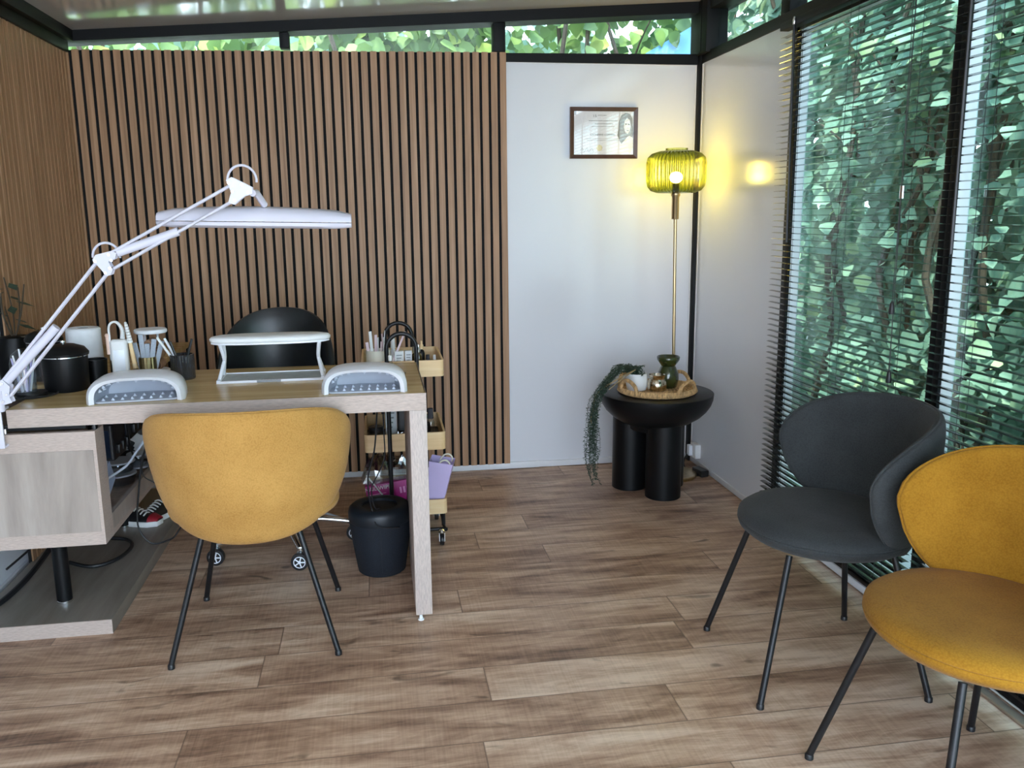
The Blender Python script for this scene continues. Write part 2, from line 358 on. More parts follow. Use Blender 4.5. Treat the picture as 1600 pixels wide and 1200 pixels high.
# black aluminium frame of the garden room
def bar(n, x0, x1, y0, y1, z0, z1, m='frame'): structure(MB().box(x0, x1, y0, y1, z0, z1).build(n, M[m], bevel=.002))
def zb_(x): return 2.016+.0115*(x+1.28)
structure(MB().loft([[(x, 4.254, 2.000), (x, 4.34, 2.000), (x, 4.34, zb_(x)-.004), (x, 4.254, zb_(x))] for x in (XL-.02, 1.604)]).build('trim_2', M['frame'], smooth=False))                      # beam under the back clerestory
b = MB(); y0, y1 = 4.235, 4.34                                              # sloping head rail at the back
for (ya, yb_, dz) in ((4.235, 4.36, 0),):
    za, zb = 2.046, 2.236; vs = [(XL-.05, ya, za), (1.62, ya, zb), (1.62, yb_, zb), (XL-.05, yb_, za), (XL-.05, ya, ceil_z(XL-.05)+.01), (1.62, ya, ceil_z(1.62)+.01), (1.62, yb_, ceil_z(1.62)+.01), (XL-.05, yb_, ceil_z(XL-.05)+.01)]
    b.add(vs, [(0, 1, 2, 3), (4, 7, 6, 5), (0, 4, 5, 1), (3, 2, 6, 7), (0, 3, 7, 4), (1, 5, 6, 2)])
structure(b.build('trim_3', M['frame'], smooth=False))
bar('trim_4', -.380, -.338, 4.262, 4.33, 2.045, 2.20)
bar('trim_5', .598, .656, 4.262, 4.33, 2.045, 2.22)
structure(MB().box(1.604, 1.70, 4.232, 4.34, 0, 2.06).box(1.594, 1.70, 4.128, 4.34, 2.04, 2.30).build('trim_6', M['frame'], bevel=.004))
structure(MB().tube([(1.606, 4.20, 2.05), (1.606, 4.20, 2.28)], .016, 12).build('trim_7', M['frame']))
bar('trim_8', 1.615, 1.70, YF, 4.232, 2.003, 2.049)
b = MB(); b.box(1.61, 1.72, YF, 4.235, 2.232, 2.32); structure(b.build('trim_9', M['frame'], bevel=.003))
bar('trim_10', 1.618, 1.69, 3.33, 3.405, 2.045, 2.26)
bar('trim_11', XL-.05, XL+.022, YF, 4.255, 2.006, 2.12)
b = MB().box(XL-.05, XL+.05, YF, 4.24, 2.05, 2.125); structure(b.build('trim_12', M['frame'], bevel=.002))
# white joint strips between panels, then baseboards
structure(MB().box(.66, 1.604, 4.268, 4.272, 1.996, 2.003).box(1.598, 1.604, 4.266, 4.272, .03, 2.0).box(XR-.003, XR+.002, 4.224, 4.232, .03, 2.0).build('trim_13', M['matte_white'], smooth=False))
structure(MB().box(XL-.02, 1.604, 4.259, 4.272, .003, .034).box(.55, .81, 4.256, 4.272, .003, .036).build('baseboard_back', M['baseboard'], bevel=.002))
structure(MB().box(XR-.006, XR+.03, 2.01, 4.23, .003, .030).build('baseboard_right', M['baseboard'], bevel=.0015))
structure(MB().box(XL-.02, XL-.008, YF, 4.26, .003, .05).build('baseboard_left', M['baseboard'], bevel=.0015))
structure(MB().box(1.585, 1.612, YF, 2.0, .001, .010).build('trim_14', mat('beige_threshold', srgb('9C8A78'), .4), bevel=.002))
structure(MB().box(1.620, 1.626, YF, 2.0, .009, .014).build('trim_15', M['matte_white'], smooth=False))
# right-hand glazing
def window(n, y0, y1, z0, z1, sn=.028, sf=.028, glass='pane'):
    """black face frame to the room, white frame depth behind it, pane at the outside"""
    b = MB(); x0, x1 = 1.622, 1.633
    b.box(x0, x1, y0, y0+sn, z0, z1).box(x0, x1, y1-sf, y1, z0, z1).box(x0, x1, y0, y1, z1-.05, z1).box(x0, x1, y0, y1, z0, z0+.05)
    f = structure(b.build(n, M['frame'], bevel=.0015))
    b = MB(); x0, x1 = 1.6335, 1.672
    b.box(x0, x1, y0, y0+sn, z0, z1).box(x0, x1, y1-sf, y1, z0, z1).box(x0, x1, y0, y1, z1-.05, z1).box(x0, x1, y0, y1, z0, z0+.05)
    b.build('frame_depth', M['bright_white'], f, bevel=.0015)
    MB().box(1.668, 1.671, y0+sn, y1-sf, z0+.05, z1-.05).build('window_glass', M[glass], f, smooth=False)
    return f
window('window_1', 2.2955, 3.299, .03, 2.003, sf=.052)
window('window_2', 1.15, 2.2955, .014, 2.003)
window('window_3', -.05, 1.15, .014, 2.003)
window('window_4', YF, -.05, .014, 2.003)
def up(n, b): structure(b.build(n, M['pane_up'], smooth=False))
up('window_5', MB().box(1.652, 1.656, 3.405, 4.128, 2.049, 2.235))
up('window_6', MB().box(-1.30, -.38, 4.295, 4.299, 2.005, 2.14))
up('window_7', MB().box(-.338, .598, 4.295, 4.299, 2.005, 2.19))
up('window_8', MB().box(.656, 1.594, 4.295, 4.299, 2.005, 2.235))
up('window_9', MB().box(1.652, 1.656, YF, 3.33, 2.049, 2.235))
# slatted oak cladding
def slats(name, label, n, ax, first, pitch, wd, z0, z1, plane, bx0, bx1, extra=None):
    t = thing(name, label, 'wall panel', (0, 0, 0))
    b = MB()
    for k in range(n):
        c = first+k*pitch
        if ax == 'x': b.box(c, c+wd, plane-.006, plane, z0, zb_(c)+.003)
        else: b.box(plane, plane+.006, c, c+wd, z0, z1)
    if extra: b.box(*extra[:5], zb_(-1.3)+.003)
    b.build('slats', M['slat'], t, smooth=False)
    if ax == 'x': MB().loft([[(x, plane, z0), (x, plane+.0078, z0), (x, plane+.0078, zb_(x)+.001), (x, plane, zb_(x)+.001)] for x in (bx0, bx1)]).build('felt_backing', M['felt'], t, smooth=False)
    else: MB().box(plane-.010, plane, bx0, bx1, z0, z1).build('felt_backing', M['felt'], t, smooth=False)
    return t
slats('slat_panel', 'vertical oak slat panel with black felt gaps covering the back wall behind the desk', 45, 'x', -1.2662, .043, .0296, .034, 2.032, 4.2537, -1.31, .6555, (-1.31, -1.2795, 4.244, 4.2537, .034, 2.032))
slats('slat_panel', 'oak slat panel on the left wall seen edge on beside the desk lamp', 23, 'y', 3.272, .043, .030, .034, 2.006, XL+.006, 3.268, 4.25)

# ------------------------------------------------------------------ venetian blinds
def blind(label, y0, y1, ztop, zbot, cords, tassel=None, wand=None, connector=None):
    t = thing('venetian_blind', label, 'blind', (1.56, (y0+y1)/2, 0), 0, 'black venetian blinds on the right-hand glazing')
    X = 0; a, c = y0-(y0+y1)/2, y1-(y0+y1)/2; yc = (y0+y1)/2
    b = MB(); n = int((ztop-.03-zbot)/.0225)
    for k in range(n):
        z = zbot+.012+k*.0225
        lp = []
        for y in (a, c):
            lp.append([(X-.0132, y, z-.0013), (X-.004, y, z+.0007), (X+.004, y, z+.0007), (X+.0132, y, z-.0013), (X+.0125, y, z-.0020), (X+.004, y, z-.0004), (X-.004, y, z-.0004), (X-.0125, y, z-.0020)])
        b.loft(lp)
    b.build('slats', M['blind'], t, smooth=False)
    MB().box(-.018, .018, a, c, ztop-.028, ztop).build('headrail', M['frame'], t, bevel=.002)
    MB().box(-.013, .013, a, c, zbot-.008, zbot+.003).build('bottom_rail', M['black_metal'], t, bevel=.002)
    for y in cords:
        for dx in (-.0135, .0135): MB().tube([(dx, y-yc, zbot), (dx, y-yc, ztop-.02)], .0008, 5).build('ladder_cord', M['cable'], t)
    if tassel:
        for (yy, dy, zt) in tassel:
            MB().tube([(-.024, yy-yc, ztop-.02), (-.024, yy+dy-yc, zt+.05), (-.024, yy+dy-yc, zt)], .0011, 5).build('lift_cord', M['cable'], t)
            MB().lathe([(.002, .02), (.006, .012), (.009, -.012), (.008, -.02)], (-.024, yy+dy-yc, zt), 12).build('tassel', M['black_plastic'], t)
    if connector:
        q = MB().rbox(-.028, -.018, connector[0]-.008-yc, connector[0]+.008-yc, connector[1]-.018, connector[1]+.018, .003, 3).build('cord_connector', M['chrome'], t)
    if wand:
        MB().tube([(-.022, wand[0]-yc, ztop-.01), (-.022, wand[1]-yc, wand[2])], .005, 6).build('tilt_wand', M['black_metal'], t)
        MB().lathe([(.003, 0), (.006, .004), (.007, .016), (.003, .03)], (-.022, wand[0]-yc, ztop-.03), 10).build('wand_hook', M['chrome'], t)
    return t
M['blind'] = mat('black_blind_slat', (.034, .037, .039), .24, var=.1, scale=(2, 2, 2), spec=.8, coat=.6)
blind('black venetian blind nearest the white wall, with the pull cords and tassels', 2.262, 3.246, 1.985, .100, (2.40, 2.75, 3.12), tassel=((2.386, .006, 1.009), (2.40, -.02, .80)), connector=(2.385, 1.348), wand=(3.124, 3.096, 1.18))
blind('black venetian blind on the nearer pane behind the two armless chairs, with a thick wand', .95, 2.222, 1.985, .100, (1.35, 1.75, 2.07), wand=(2.150, 2.144, 1.179))

# ------------------------------------------------------------------ garden outside
def foliage(n, box, size, seed, dens=None, face=(-1, 0, 0)):
    rg = np.random.default_rng(seed); x0, x1, y0, y1, z0, z1 = box
    c = np.stack([rg.uniform(x0, x1, n), rg.uniform(y0, y1, n), rg.uniform(z0, z1, n)], 1)
    # gather the leaves into loose clumps
    k = max(6, n//90); cl = np.stack([rg.uniform(x0, x1, k), rg.uniform(y0, y1, k), rg.uniform(z0, z1, k)], 1)
    ci = rg.integers(0, k, n); use = rg.random(n) < .6
    c[use] = cl[ci[use]]+rg.normal(0, .13, (use.sum(), 3))
    c[:, 2] = np.maximum(c[:, 2], .02)
    # leaf: a rounded heart blade folded on its midrib (8 points)
    tmpl = np.array([(0, 0, 0), (.42, .12, .10), (.50, .45, .13), (.30, .82, .08), (0, 1.12, -.06), (-.30, .82, .08), (-.50, .45, .13), (-.42, .12, .10), (0, .5, 0)])
    s = size*rg.uniform(.6, 1.25, n)
    nrm = np.array(face)+rg.normal(0, .55, (n, 3))+np.array([0, 0, .45]); nrm /= np.linalg.norm(nrm, axis=1)[:, None]
    dn = np.array([0, 0, -1.])+rg.normal(0, .55, (n, 3)); ydir = dn-(dn*nrm).sum(1)[:, None]*nrm; ydir /= np.linalg.norm(ydir, axis=1)[:, None]
    xdir = np.cross(ydir, nrm)
    P_ = c[:, None, :]+s[:, None, None]*(tmpl[None, :, 0, None]*xdir[:, None]+tmpl[None, :, 1, None]*ydir[:, None]+tmpl[None, :, 2, None]*nrm[:, None])
    tri = np.array([(8, k_, (k_+1) % 8) for k_ in range(8)])
    F = (np.arange(n)[:, None, None]*9+tri[None]).reshape(-1, 3)
    me = bpy.data.meshes.new('foliage'); me.vertices.add(n*9); me.vertices.foreach_set('co', P_.reshape(-1))
    me.loops.add(F.size); me.loops.foreach_set('vertex_index', F.reshape(-1).astype(np.int32))
    me.polygons.add(len(F)); me.polygons.foreach_set('loop_start', np.arange(0, F.size, 3, dtype=np.int32)); me.polygons.foreach_set('loop_total', np.full(len(F), 3, np.int32))
    me.update(calc_edges=True)
    ca = me.color_attributes.new('tone', 'FLOAT_COLOR', 'POINT'); t = np.repeat(np.clip(rg.beta(2, 3.2, n), 0, 1), 9)
    ca.data.foreach_set('color', np.stack([t, t, t, np.ones_like(t)], 1).reshape(-1))
    me.polygons.foreach_set('use_smooth', np.ones(len(F), bool))
    return me
def shrub(name, label, cat, loc, n, box, size, seed, m, stems, face, group=None):
    t = thing(name, label, cat, loc, 0, group)
    bx = (box[0]-loc[0], box[1]-loc[0], box[2]-loc[1], box[3]-loc[1], box[4], box[5])
    me = foliage(n, bx, size, seed, face=face); me.materials.append(M[m])
    o = bpy.data.objects.new('foliage', me); col.objects.link(o); o.parent = t
    rr = random.Random(seed); b = MB()
    for k in range(stems):
        x = rr.uniform(bx[0]+.1, bx[1]); y = rr.uniform(bx[2]+.1, bx[3]-.1); p = Vector((x, y, 0)); pts = [p]
        for q in range(7):
            p = p+Vector((rr.uniform(-.12, .12), rr.uniform(-.2, .2), (bx[5])/7)); pts.append(p.copy())
            if q > 1 and q < 6: e = p+Vector((rr.uniform(-.2, .2), rr.uniform(-.5, .5), rr.uniform(.15, .4))); b.tube([p, (p+e)/2+Vector((0, 0, .04)), e], .008, 5, 3, r2=.003)
        b.tube(pts, .022, 6, 3, r2=.008)
    b.build('stems', M['bark'], t)
G = 'hedge shrubs outside the right-hand glazing'
shrub('hedge_shrub', 'leafy hedge shrub outside the far pane of the right glazing, next to the white wall', 'shrub', (3.0, 3.9, 0), 5600, (2.62, 3.3, 3.15, 4.75, .02, 3.4), .08, 1, 'leaf_hazy', 8, (-1, -.2, .2), G)
shrub('hedge_shrub', 'large leafy hedge shrub outside the right glazing, behind the charcoal chair', 'shrub', (3.0, 2.2, 0), 6600, (2.62, 3.3, 1.35, 3.15, .02, 3.4), .08, 2, 'leaf_hazy', 9, (-1, -.2, .2), G)
shrub('hedge_shrub', 'leafy hedge shrub beyond the corner of the white wall, seen through the side clerestory', 'shrub', (3.0, 5.7, 0), 5200, (2.3, 3.3, 4.75, 6.9, .3, 3.8), .085, 3, 'leaf_hazy', 7, (-.8, -.5, .2), G)
shrub('hedge_shrub', 'leafy hedge shrub to the right of the near pane, mostly out of view', 'shrub', (3.0, .1, 0), 2600, (2.62, 3.3, -1.3, 1.35, .02, 2.8), .09, 4, 'leaf', 5, (-1, 0, .2), G)
# a second, deeper layer closes the hedge
shrub('tree', 'dense dark tree deeper in the garden behind the hedge on the right', 'tree', (4.1, 3.2, 0), 9500, (3.5, 4.6, -1, 8.0, .02, 4.2), .21, 5, 'leaf_hazy', 8, (-1, -.1, .3))
G = 'garden trees seen over the back wall'
shrub('tree', 'bushy tree over the back wall, seen through the left pane of the clerestory', 'tree', (-1.2, 5.4, 0), 1900, (-2.4, -.35, 5.0, 5.9, 1.7, 3.3), .085, 6, 'leaf', 4, (.1, -1, -.1), G)
shrub('tree', 'bushy tree over the back wall, seen through the middle pane of the clerestory', 'tree', (.2, 5.4, 0), 1900, (-.45, .75, 5.0, 5.9, 1.7, 3.4), .085, 8, 'leaf', 4, (.1, -1, -.1), G)
shrub('tree', 'bushy tree over the back wall, seen through the right pane of the clerestory', 'tree', (1.4, 5.4, 0), 1900, (.65, 1.95, 4.9, 5.8, 1.7, 3.5), .085, 9, 'leaf', 4, (.1, -1, -.1), G)
shrub('tree', 'dark tree crown farther off behind the back clerestory', 'tree', (0, 7.4, 0), 3800, (-4, 3.6, 7.0, 8.0, 1.2, 5.0), .16, 10, 'leaf_hazy', 7, (0, -1, 0))
t = thing('shed', 'pale blue sloping shed roof outside the right end of the back clerestory', 'shed', (2.2, 5.0, 0))
b = MB(); b.add([(-.66, 0, 2.16), (-.33, 0, 2.16), (-.33, 0, 2.345), (-.66, .6, 2.16), (-.33, .6, 2.16), (-.33, .6, 2.345)], [(0, 1, 2), (3, 5, 4), (0, 3, 4, 1), (1, 4, 5, 2), (0, 2, 5, 3)])
b.build('roof', mat('pale_blue_sheet', srgb('6FA3CF'), .3, var=.08), t, smooth=False)
MB().box(-.60, -.34, .05, .55, 0, 2.16).build('shed_wall', M['bark'], t, smooth=False)
structure(MB().box(-9, 9, -8, 12, -.2, -.13).build('ground', M['bounce_paving'], smooth=False))  # unseen ground, its pale surface added as a reflector for sunlight
structure(MB().box(2.25, 9, -3, 12, -.13, -.02).build('trim_16', M['soil'], smooth=False))

# ------------------------------------------------------------------ shell chairs
def chair(label, m, loc, rz, group='shell chairs with wraparound backs'):
    t = thing('shell_chair', label, 'chair', loc, rz, group)
    # seat cushion
    b = MB(); cy = -.022
    pr = [(.0, .398), (.19, .398), (.238, .404), (.256, .418), (.261, .430), (.2605, .4335), (.2575, .436), (.2605, .4385), (.258, .448), (.242, .459), (.20, .465), (.10, .467), (0, .467)]
    b.lathe(pr, (0, cy, 0), 64, fx=lambda a, z: 1-.02-(.075 if math.sin(a) > 0 else .10)*abs(math.sin(a))**2)
    b.build('seat', M[m], t, ang=60)
    # back: one bean-shaped padded shell wrapped round the seat
    NU, NV = 48, 22; th = math.radians(90)
    def pt(u, v, side):
        mid = .580+.036*u*u; h = ((.770-.052*abs(u)**2.2-mid)*max(0, 1-abs(u)**5)**.5 if v > 0 else .207*max(0, 1-abs(u)**3.2)**.5)
        hu = h
        z = mid+hu*v*(1 if v > 0 else 1.02)
        e = max(0, (1-v**4))**.5*max(0, (1-abs(u)**8))**.5
        T = .006+.017*e
        q = max(0, min(1, (z-.37)/.41)); r = .218+.070*q**.8+.010*math.sin(q*PI)
        r += side*T
        a = u*th
        return (r*math.sin(a)*1.03, -r*math.cos(a)+.0, z)
    vs = []; fs = []
    for side in (1, -1):
        for i in range(NU+1):
            for j in range(NV+1):
                u = -1+2*i/NU; u = math.copysign(abs(u)**.8, u) if u else 0
                vs.append(pt(u*.998, math.sin(PI/2*(-1+2*j/NV)), side))
    S = (NU+1)*(NV+1)
    for i in range(NU):
        for j in range(NV):
            a = i*(NV+1)+j; fs.append((a, a+NV+1, a+NV+2, a+1)); fs.append((S+a, S+a+1, S+a+NV+2, S+a+NV+1))
    ring = [i*(NV+1) for i in range(NU+1)]+[NU*(NV+1)+j for j in range(1, NV+1)]+[i*(NV+1)+NV for i in range(NU-1, -1, -1)]+[j for j in range(NV-1, 0, -1)]
    for k in range(len(ring)): a, c = ring[k], ring[(k+1) % len(ring)]; fs.append((a, c, c+S, a+S))
    MB().add(vs, fs).build('backrest', M[m], t, ang=70)
    pp = [Vector(vs[i])*.5+Vector(vs[i+S])*.5 for i in ring]
    MB().tube(pp+[pp[0]], .0035, 6).build('piping', M[m], t)
    MB().lathe([(0, .385), (.16, .385), (.16, .399), (0, .399)], (0, cy, 0), 32).build('seat_plate', M['black_metal'], t)
    for sx in (-1, 1):
        for (tx, ty, fx_, fy) in ((.135, .135, .222, .232), (.135, -.155, .240, -.228)):
            l = MB().tube([(sx*tx, ty, .392), (sx*fx_, fy, .012)], .0088, 12).build('leg', M['black_metal'], t)
            MB().lathe([(.006, 0), (.0105, .002), (.0105, .013), (.0085, .016)], (sx*fx_, fy, 0), 14).build('foot_cap', M['black_plastic'], l)
    return t
chair('mustard yellow shell chair drawn up to the front of the desk, seen from behind', 'yellow', (-.390, 2.682, 0), 0)
chair('charcoal grey shell chair by the blinds, between the black side table and the ochre chair', 'grey', (1.212, 2.171, 0), math.radians(86.6))
chair('ochre shell chair nearest the camera, cut off by the right edge of the photo', 'ochre', (1.232, 1.530, 0), math.radians(92.6))

# ------------------------------------------------------------------ desk
t = thing('desk', 'light oak reception desk with a thick linen-textured front edge and one slab leg', 'desk', (-.55, 2.9, 0))
ox, oy = -.55, 2.9
def B(x0, x1, y0, y1, z0, z1): return MB().box(x0-ox, x1-ox, y0-oy, y1-oy, z0, z1)
B(-1.06, .1435, 2.632, 3.205, .7548, .757).build('desk_top', M['desk_top'], t, smooth=False)
B(-1.06, .145, 2.628, 2.632, .703, .757).box(.141-ox, .145-ox, 2.632-oy, 3.205-oy, .703, .757).build('edge_band', M['linen'], t, smooth=False)
B(-1.06, .141, 2.632, 3.203, .705, .7546).build('top_core', M['linen'], t, smooth=False)
lg = B(.092, .145, 2.630, 3.20, .022, .702).build('leg', M['linen_v'], t, bevel=.001)
for y in (2.642, 3.17): MB().lathe([(.010, .0), (.010, .004), (.006, .006), (.005, .022)], (.108-ox, y-oy, 0), 12).build('levelling_foot', M['matte_white'], lg)
B(-.80, .092, 3.00, 3.02, .66, .702).build('cross_rail', M['black_metal'], t, smooth=False)
# low side unit that carries the left half of the desk: open cabinet on a floor slab
t = thing('side_cabinet', 'oak side cabinet under the left end of the desk, open towards the knee space', 'cabinet', (-1.06, 3.1, 0))
ox, oy = -1.06, 3.1
B(-1.277, -.8235, 2.618, 2.636, .337, .686).build('front_panel', M['linen'], t, smooth=False)
B(-1.277, -.833, 2.6165, 2.6181, .378, .630).build('front_inlay', M['cab_wood'], t, smooth=False)
B(-1.277, -.8235, 2.636, 3.68, .337, .355).build('bottom_board', M['linen'], t, smooth=False)
B(-1.277, -1.26, 2.636, 3.68, .355, .686).build('back_board', M['cab_wood'], t, smooth=False)
B(-.838, -.8235, 2.70, 3.68, .355, .405).build('side_lip', M['cab_wood'], t, smooth=False)
B(-.838, -.8235, 2.636, 2.70, .355, .686).build('side_post', M['linen'], t, smooth=False)
B(-1.277, -.8235, 3.66, 3.68, .355, .686).build('end_board', M['cab_wood'], t, smooth=False)
B(-1.277, -.865, 3.21, 4.20, .700, .722).build('worktop', M['desk_top'], t, bevel=.001)
B(-1.277, -1.26, 3.68, 4.20, .05, .700).build('tall_back', M['cab_wood'], t, smooth=False)
B(-1.297, -.8635, 2.722, 4.1, .0, .048).build('floor_slab', M['slab_wood'], t, smooth=False)
B(-1.297, -.8635, 2.7185, 2.722, .0, .048).build('slab_edge', M['linen'], t, smooth=False)
for y in (2.885, 3.60):
    l = MB().tube([(-1.055-ox, y-oy, .058), (-1.055-ox, y-oy, .337)], .024, 24).build('leg', M['black_satin'], t)
    MB().lathe([(.022, .048), (.024, .050), (.024, .056), (.020, .060)], (-1.055-ox, y-oy, 0), 20).build('chrome_foot', M['chrome'], l)
MB().box(-.838-ox, -.826-ox, 2.64-oy, 2.665-oy, .60, .72).build('bracket', M['black_metal'], t, bevel=.003)
MB().box(-1.277-ox, -.86-ox, 2.66-oy, 2.68-oy, .686, .7025).build('spacer_rail', M['black_metal'], t, smooth=False)

# ------------------------------------------------------------------ things inside the open cabinet
ZB = .355
t = thing('vanity_case', 'cow-print zip case standing in the open cabinet', 'case', (-.95, 3.42, ZB), .15)
b = MB().rbox(-.07, .07, -.05, .05, .03, .19, .02, 4, .01); b.build('body', M['matte_white'], t)
rr = random.Random(4); b = MB()
for k in range(16):
    x = rr.uniform(-.055, .055); z = rr.uniform(.05, .175); r0 = rr.uniform(.010, .021)
    pts = [(r0*(1+.25*math.sin(3*a+k))*math.cos(a), r0*(1+.3*math.cos(2*a+k))*math.sin(a)) for a in [i*PI/7 for i in range(14)]]
    b.flat(pts, lambda p: (x+p[0], -.0515, z+p[1]), (0, .004, 0))
    x2 = rr.uniform(-.035, .035); z2 = rr.uniform(.05, .17)
    b.flat([(p[0], p[1]) for p in pts], lambda p: (.0708, x2+p[0], z2+p[1]), (-.003, 0, 0))
b.build('black_patches', M['black_plastic'], t); MB().rbox(-.075, .075, -.055, .055, 0, .035, .02).build('lower_case', M['black_plastic'], t)
for k, (x, y, z, s_) in enumerate(((-.93, 3.17, ZB+.005, 1), (-.93, 3.17, ZB+.050, .97), (-.885, 3.26, ZB+.005, .7), (-.885, 3.26, ZB+.05, .66))):
    lb = ['clear round tub at the bottom of the taller stack in the open cabinet', 'clear round tub on top of the taller stack in the open cabinet', 'small clear tub behind the tall stack in the open cabinet, lower one', 'small clear tub behind the tall stack in the open cabinet, upper one'][k]
    t = thing('plastic_tub', lb, 'tub', (x, y, z), 0, 'clear tubs in the cabinet')
    MB().lathe([(.050*s_, 0), (.056*s_, .035), (.058*s_, .036), (.055*s_, .036), (.048*s_, .003), (0, .003)], n=28, cap=False).build('bowl', M['clear'], t)
    MB().lathe([(0, .041), (.058*s_, .041), (.060*s_, .036), (.057*s_, .036), (0, .038)], n=28, cap=False).build('lid', M['grey_plastic'], t)
t = thing('paper_stack', 'loose pale blue paper sheets standing at the front of the open cabinet', 'papers', (-.87, 2.86, ZB+.002))
for k in range(3):
    a = -.5+.12*k; b = MB(); q = Matrix.Rotation(.35+.1*k, 3, 'X')
    b.box(-.05+.012*k, -.048+.012*k, -.07, .12, .02, .13-.012*k, rot=q @ Matrix.Rotation(a*.2, 3, 'Z')); b.build('sheet', M['paper_blue'] if 'paper_blue' in M else M.setdefault('paper_blue', mat('pale_blue_paper', srgb('B9CBEA'), .7, var=.05)), t, smooth=False)
for (n_, lb, x, y, z, dx, dy, dz) in (('router', 'black box with a blue front in the top of the open cabinet', -.90, 2.98, ZB+.16, .04, .07, .06), ('power_strip', 'black power block hanging behind the cabinet opening', -.90, 3.16, ZB+.19, .05, .09, .05)):
    t = thing(n_, lb, 'electronics', (x, y, ZB)); MB().rbox(-dx, dx, -dy, dy, z-ZB, z-ZB+dz*2, .01, 3, .003).build('housing', M['black_plastic'], t)
    MB().box(-dx*.7, dx*.7, -dy-.004, -dy, z-ZB+.01, z-ZB+dz*1.7).build('front_plate', mat('navy_plastic', (.01, .02, .045), .3), t, smooth=False)
    MB().box(-.015, .015, -.015, .015, z-ZB+dz*2, .331).build('hanger', M['black_plastic'], t, smooth=False)
    for k in range(3): MB().box(dx, dx+.012, -dy+.03+.05*k-.015, -dy+.03+.05*k+.015, z-ZB+.02, z-ZB+.05).build('plug', M['black_plastic'], t, bevel=.002)
t = thing('tube', 'pale green and yellow cream tube at the back of the cabinet opening', 'tube', (-.862, 3.56, ZB), .4)
MB().loft([[(-.02, -.002, .10), (.02, -.002, .10), (.02, .002, .10), (-.02, .002, .10)], [(-.018, -.014, .02), (.018, -.014, .02), (.018, .014, .02), (-.018, .014, .02)]]).build('body', mat('mint_tube', srgb('C9DAB0'), .4), t)
MB().lathe([(.012, 0), (.012, .02)], n=16).build('cap', mat('yellow_cap', srgb('D8C23A'), .4), t)

# sneakers on the floor slab
def shoe(label, loc, rz):
    t = thing('sneaker', label, 'shoe', loc, rz, 'pair of sneakers')
    secs = [(-.12, .028, .0), (-.10, .036, 0), (-.04, .035, 0), (.03, .042, 0), (.09, .040, 0), (.125, .022, 0)]
    lo = [[(w_*math.cos(a)*1.08, y, .0 if math.sin(a) < 0 else .024) for a in [i*PI/8+.01 for i in range(16)]] for y, w_, _ in secs]
    MB().loft([[(sx_*w_*1.06, y, z) for sx_, z in ((-1, 0), (1, 0), (1, .024), (-1, .024))] for y, w_, _ in secs]).build('sole', M['matte_white'], t, bevel=.004)
    hs = [.075, .085, .075, .055, .042, .030]
    MB().loft([[(w_*math.cos(a), y, .022+(h-.022)*max(0, math.sin(a))) for a in [i*PI/10 for i in range(11)]] for (y, w_, _), h in zip(secs, hs)]).build('upper', M['black_plastic'], t, ang=60)
    MB().loft([[(w_*1.03*math.cos(a), y, .024+(h-.020)*max(0, math.sin(a))) for a in [i*PI/10 for i in range(11)]] for (y, w_, _), h in zip([secs[4], secs[5]], [.044, .032])]).build('toe_cap', M['red'], t)
    for k in range(5): MB().tube([(-.022, .01+.014*k, .068-.006*k), (.0, .012+.014*k, .076-.006*k), (.022, .01+.014*k, .068-.006*k)], .003, 6, 3).build('lace', M['matte_white'], t)
    return t
shoe('black sneaker with a red toe and white sole, left one on the oak slab', (-1.03, 3.63, .048), -1.9)
shoe('black sneaker with white laces on the oak slab, nearer the yellow chair', (-.93, 3.70, .048), 2.6)

# ------------------------------------------------------------------ articulated desk lamp
t = thing('desk_lamp', 'white articulated bench lamp clamped to the left end of the desk front', 'lamp', (-1.063, 2.60, .70))
def Q(p): return (p[0]+1.063, p[1]-2.60, p[2]-.70)
W = M['lamp_white']; yl = 2.61
MB().box(-.020, .005, -.012, .05, .058, .066).box(-.020, .005, -.012, -.004, -.045, .066).box(-.020, .005, -.012, .05, -.047, -.040).build('clamp', W, t, bevel=.003)
MB().tube([(-.006, .03, -.060), (-.006, .03, .001)], .004, 8).tube([(-.018, .03, -.064), (.008, .03, -.064)], .003, 6).build('clamp_screw', M['chrome'], t)
MB().tube([(0, .0, .06), (0, .0, .12)], .013, 14).build('swivel_post', W, t)
piv = Vector((-1.050, yl, .815)); elb = Vector((-.745, yl, 1.170)); top = Vector((-.372, yl+.01, 1.372))
def arm(p, q, off, name):
    d = (q-p).normalized(); nrm_ = Vector((-d.z, 0, d.x)); o = []
    for s in (1, -1):
        e = nrm_*off*s; b = MB()
        for yy in (-.006, .006): b.tube([Q(p+e+Vector((0, yy, 0))), Q(q+e+Vector((0, yy, 0)))], .0042, 8)
        b.build(name, W, t)
arm(piv, elb, .020, 'lower_arm'); arm(elb+Vector((.012, 0, .004)), top, .020, 'upper_arm')
def cover(p, q, a0, a1, o0, o1):
    d = (q-p).normalized(); n_ = Vector((-d.z, 0, d.x)); A = p+d*a0+n_*o0; Z = p+d*a1+n_*o1
    MB().tube([Q(A), Q(A+(Z-A)*.04), Q(A+(Z-A)*.5), Q(Z-(Z-A)*.04), Q(Z)], .0125, 14).build('spring_cover', W, t)
cover(piv, elb, .03, .24, .012, -.014+.012); cover(elb, top, .045, .22, .010, -.020)
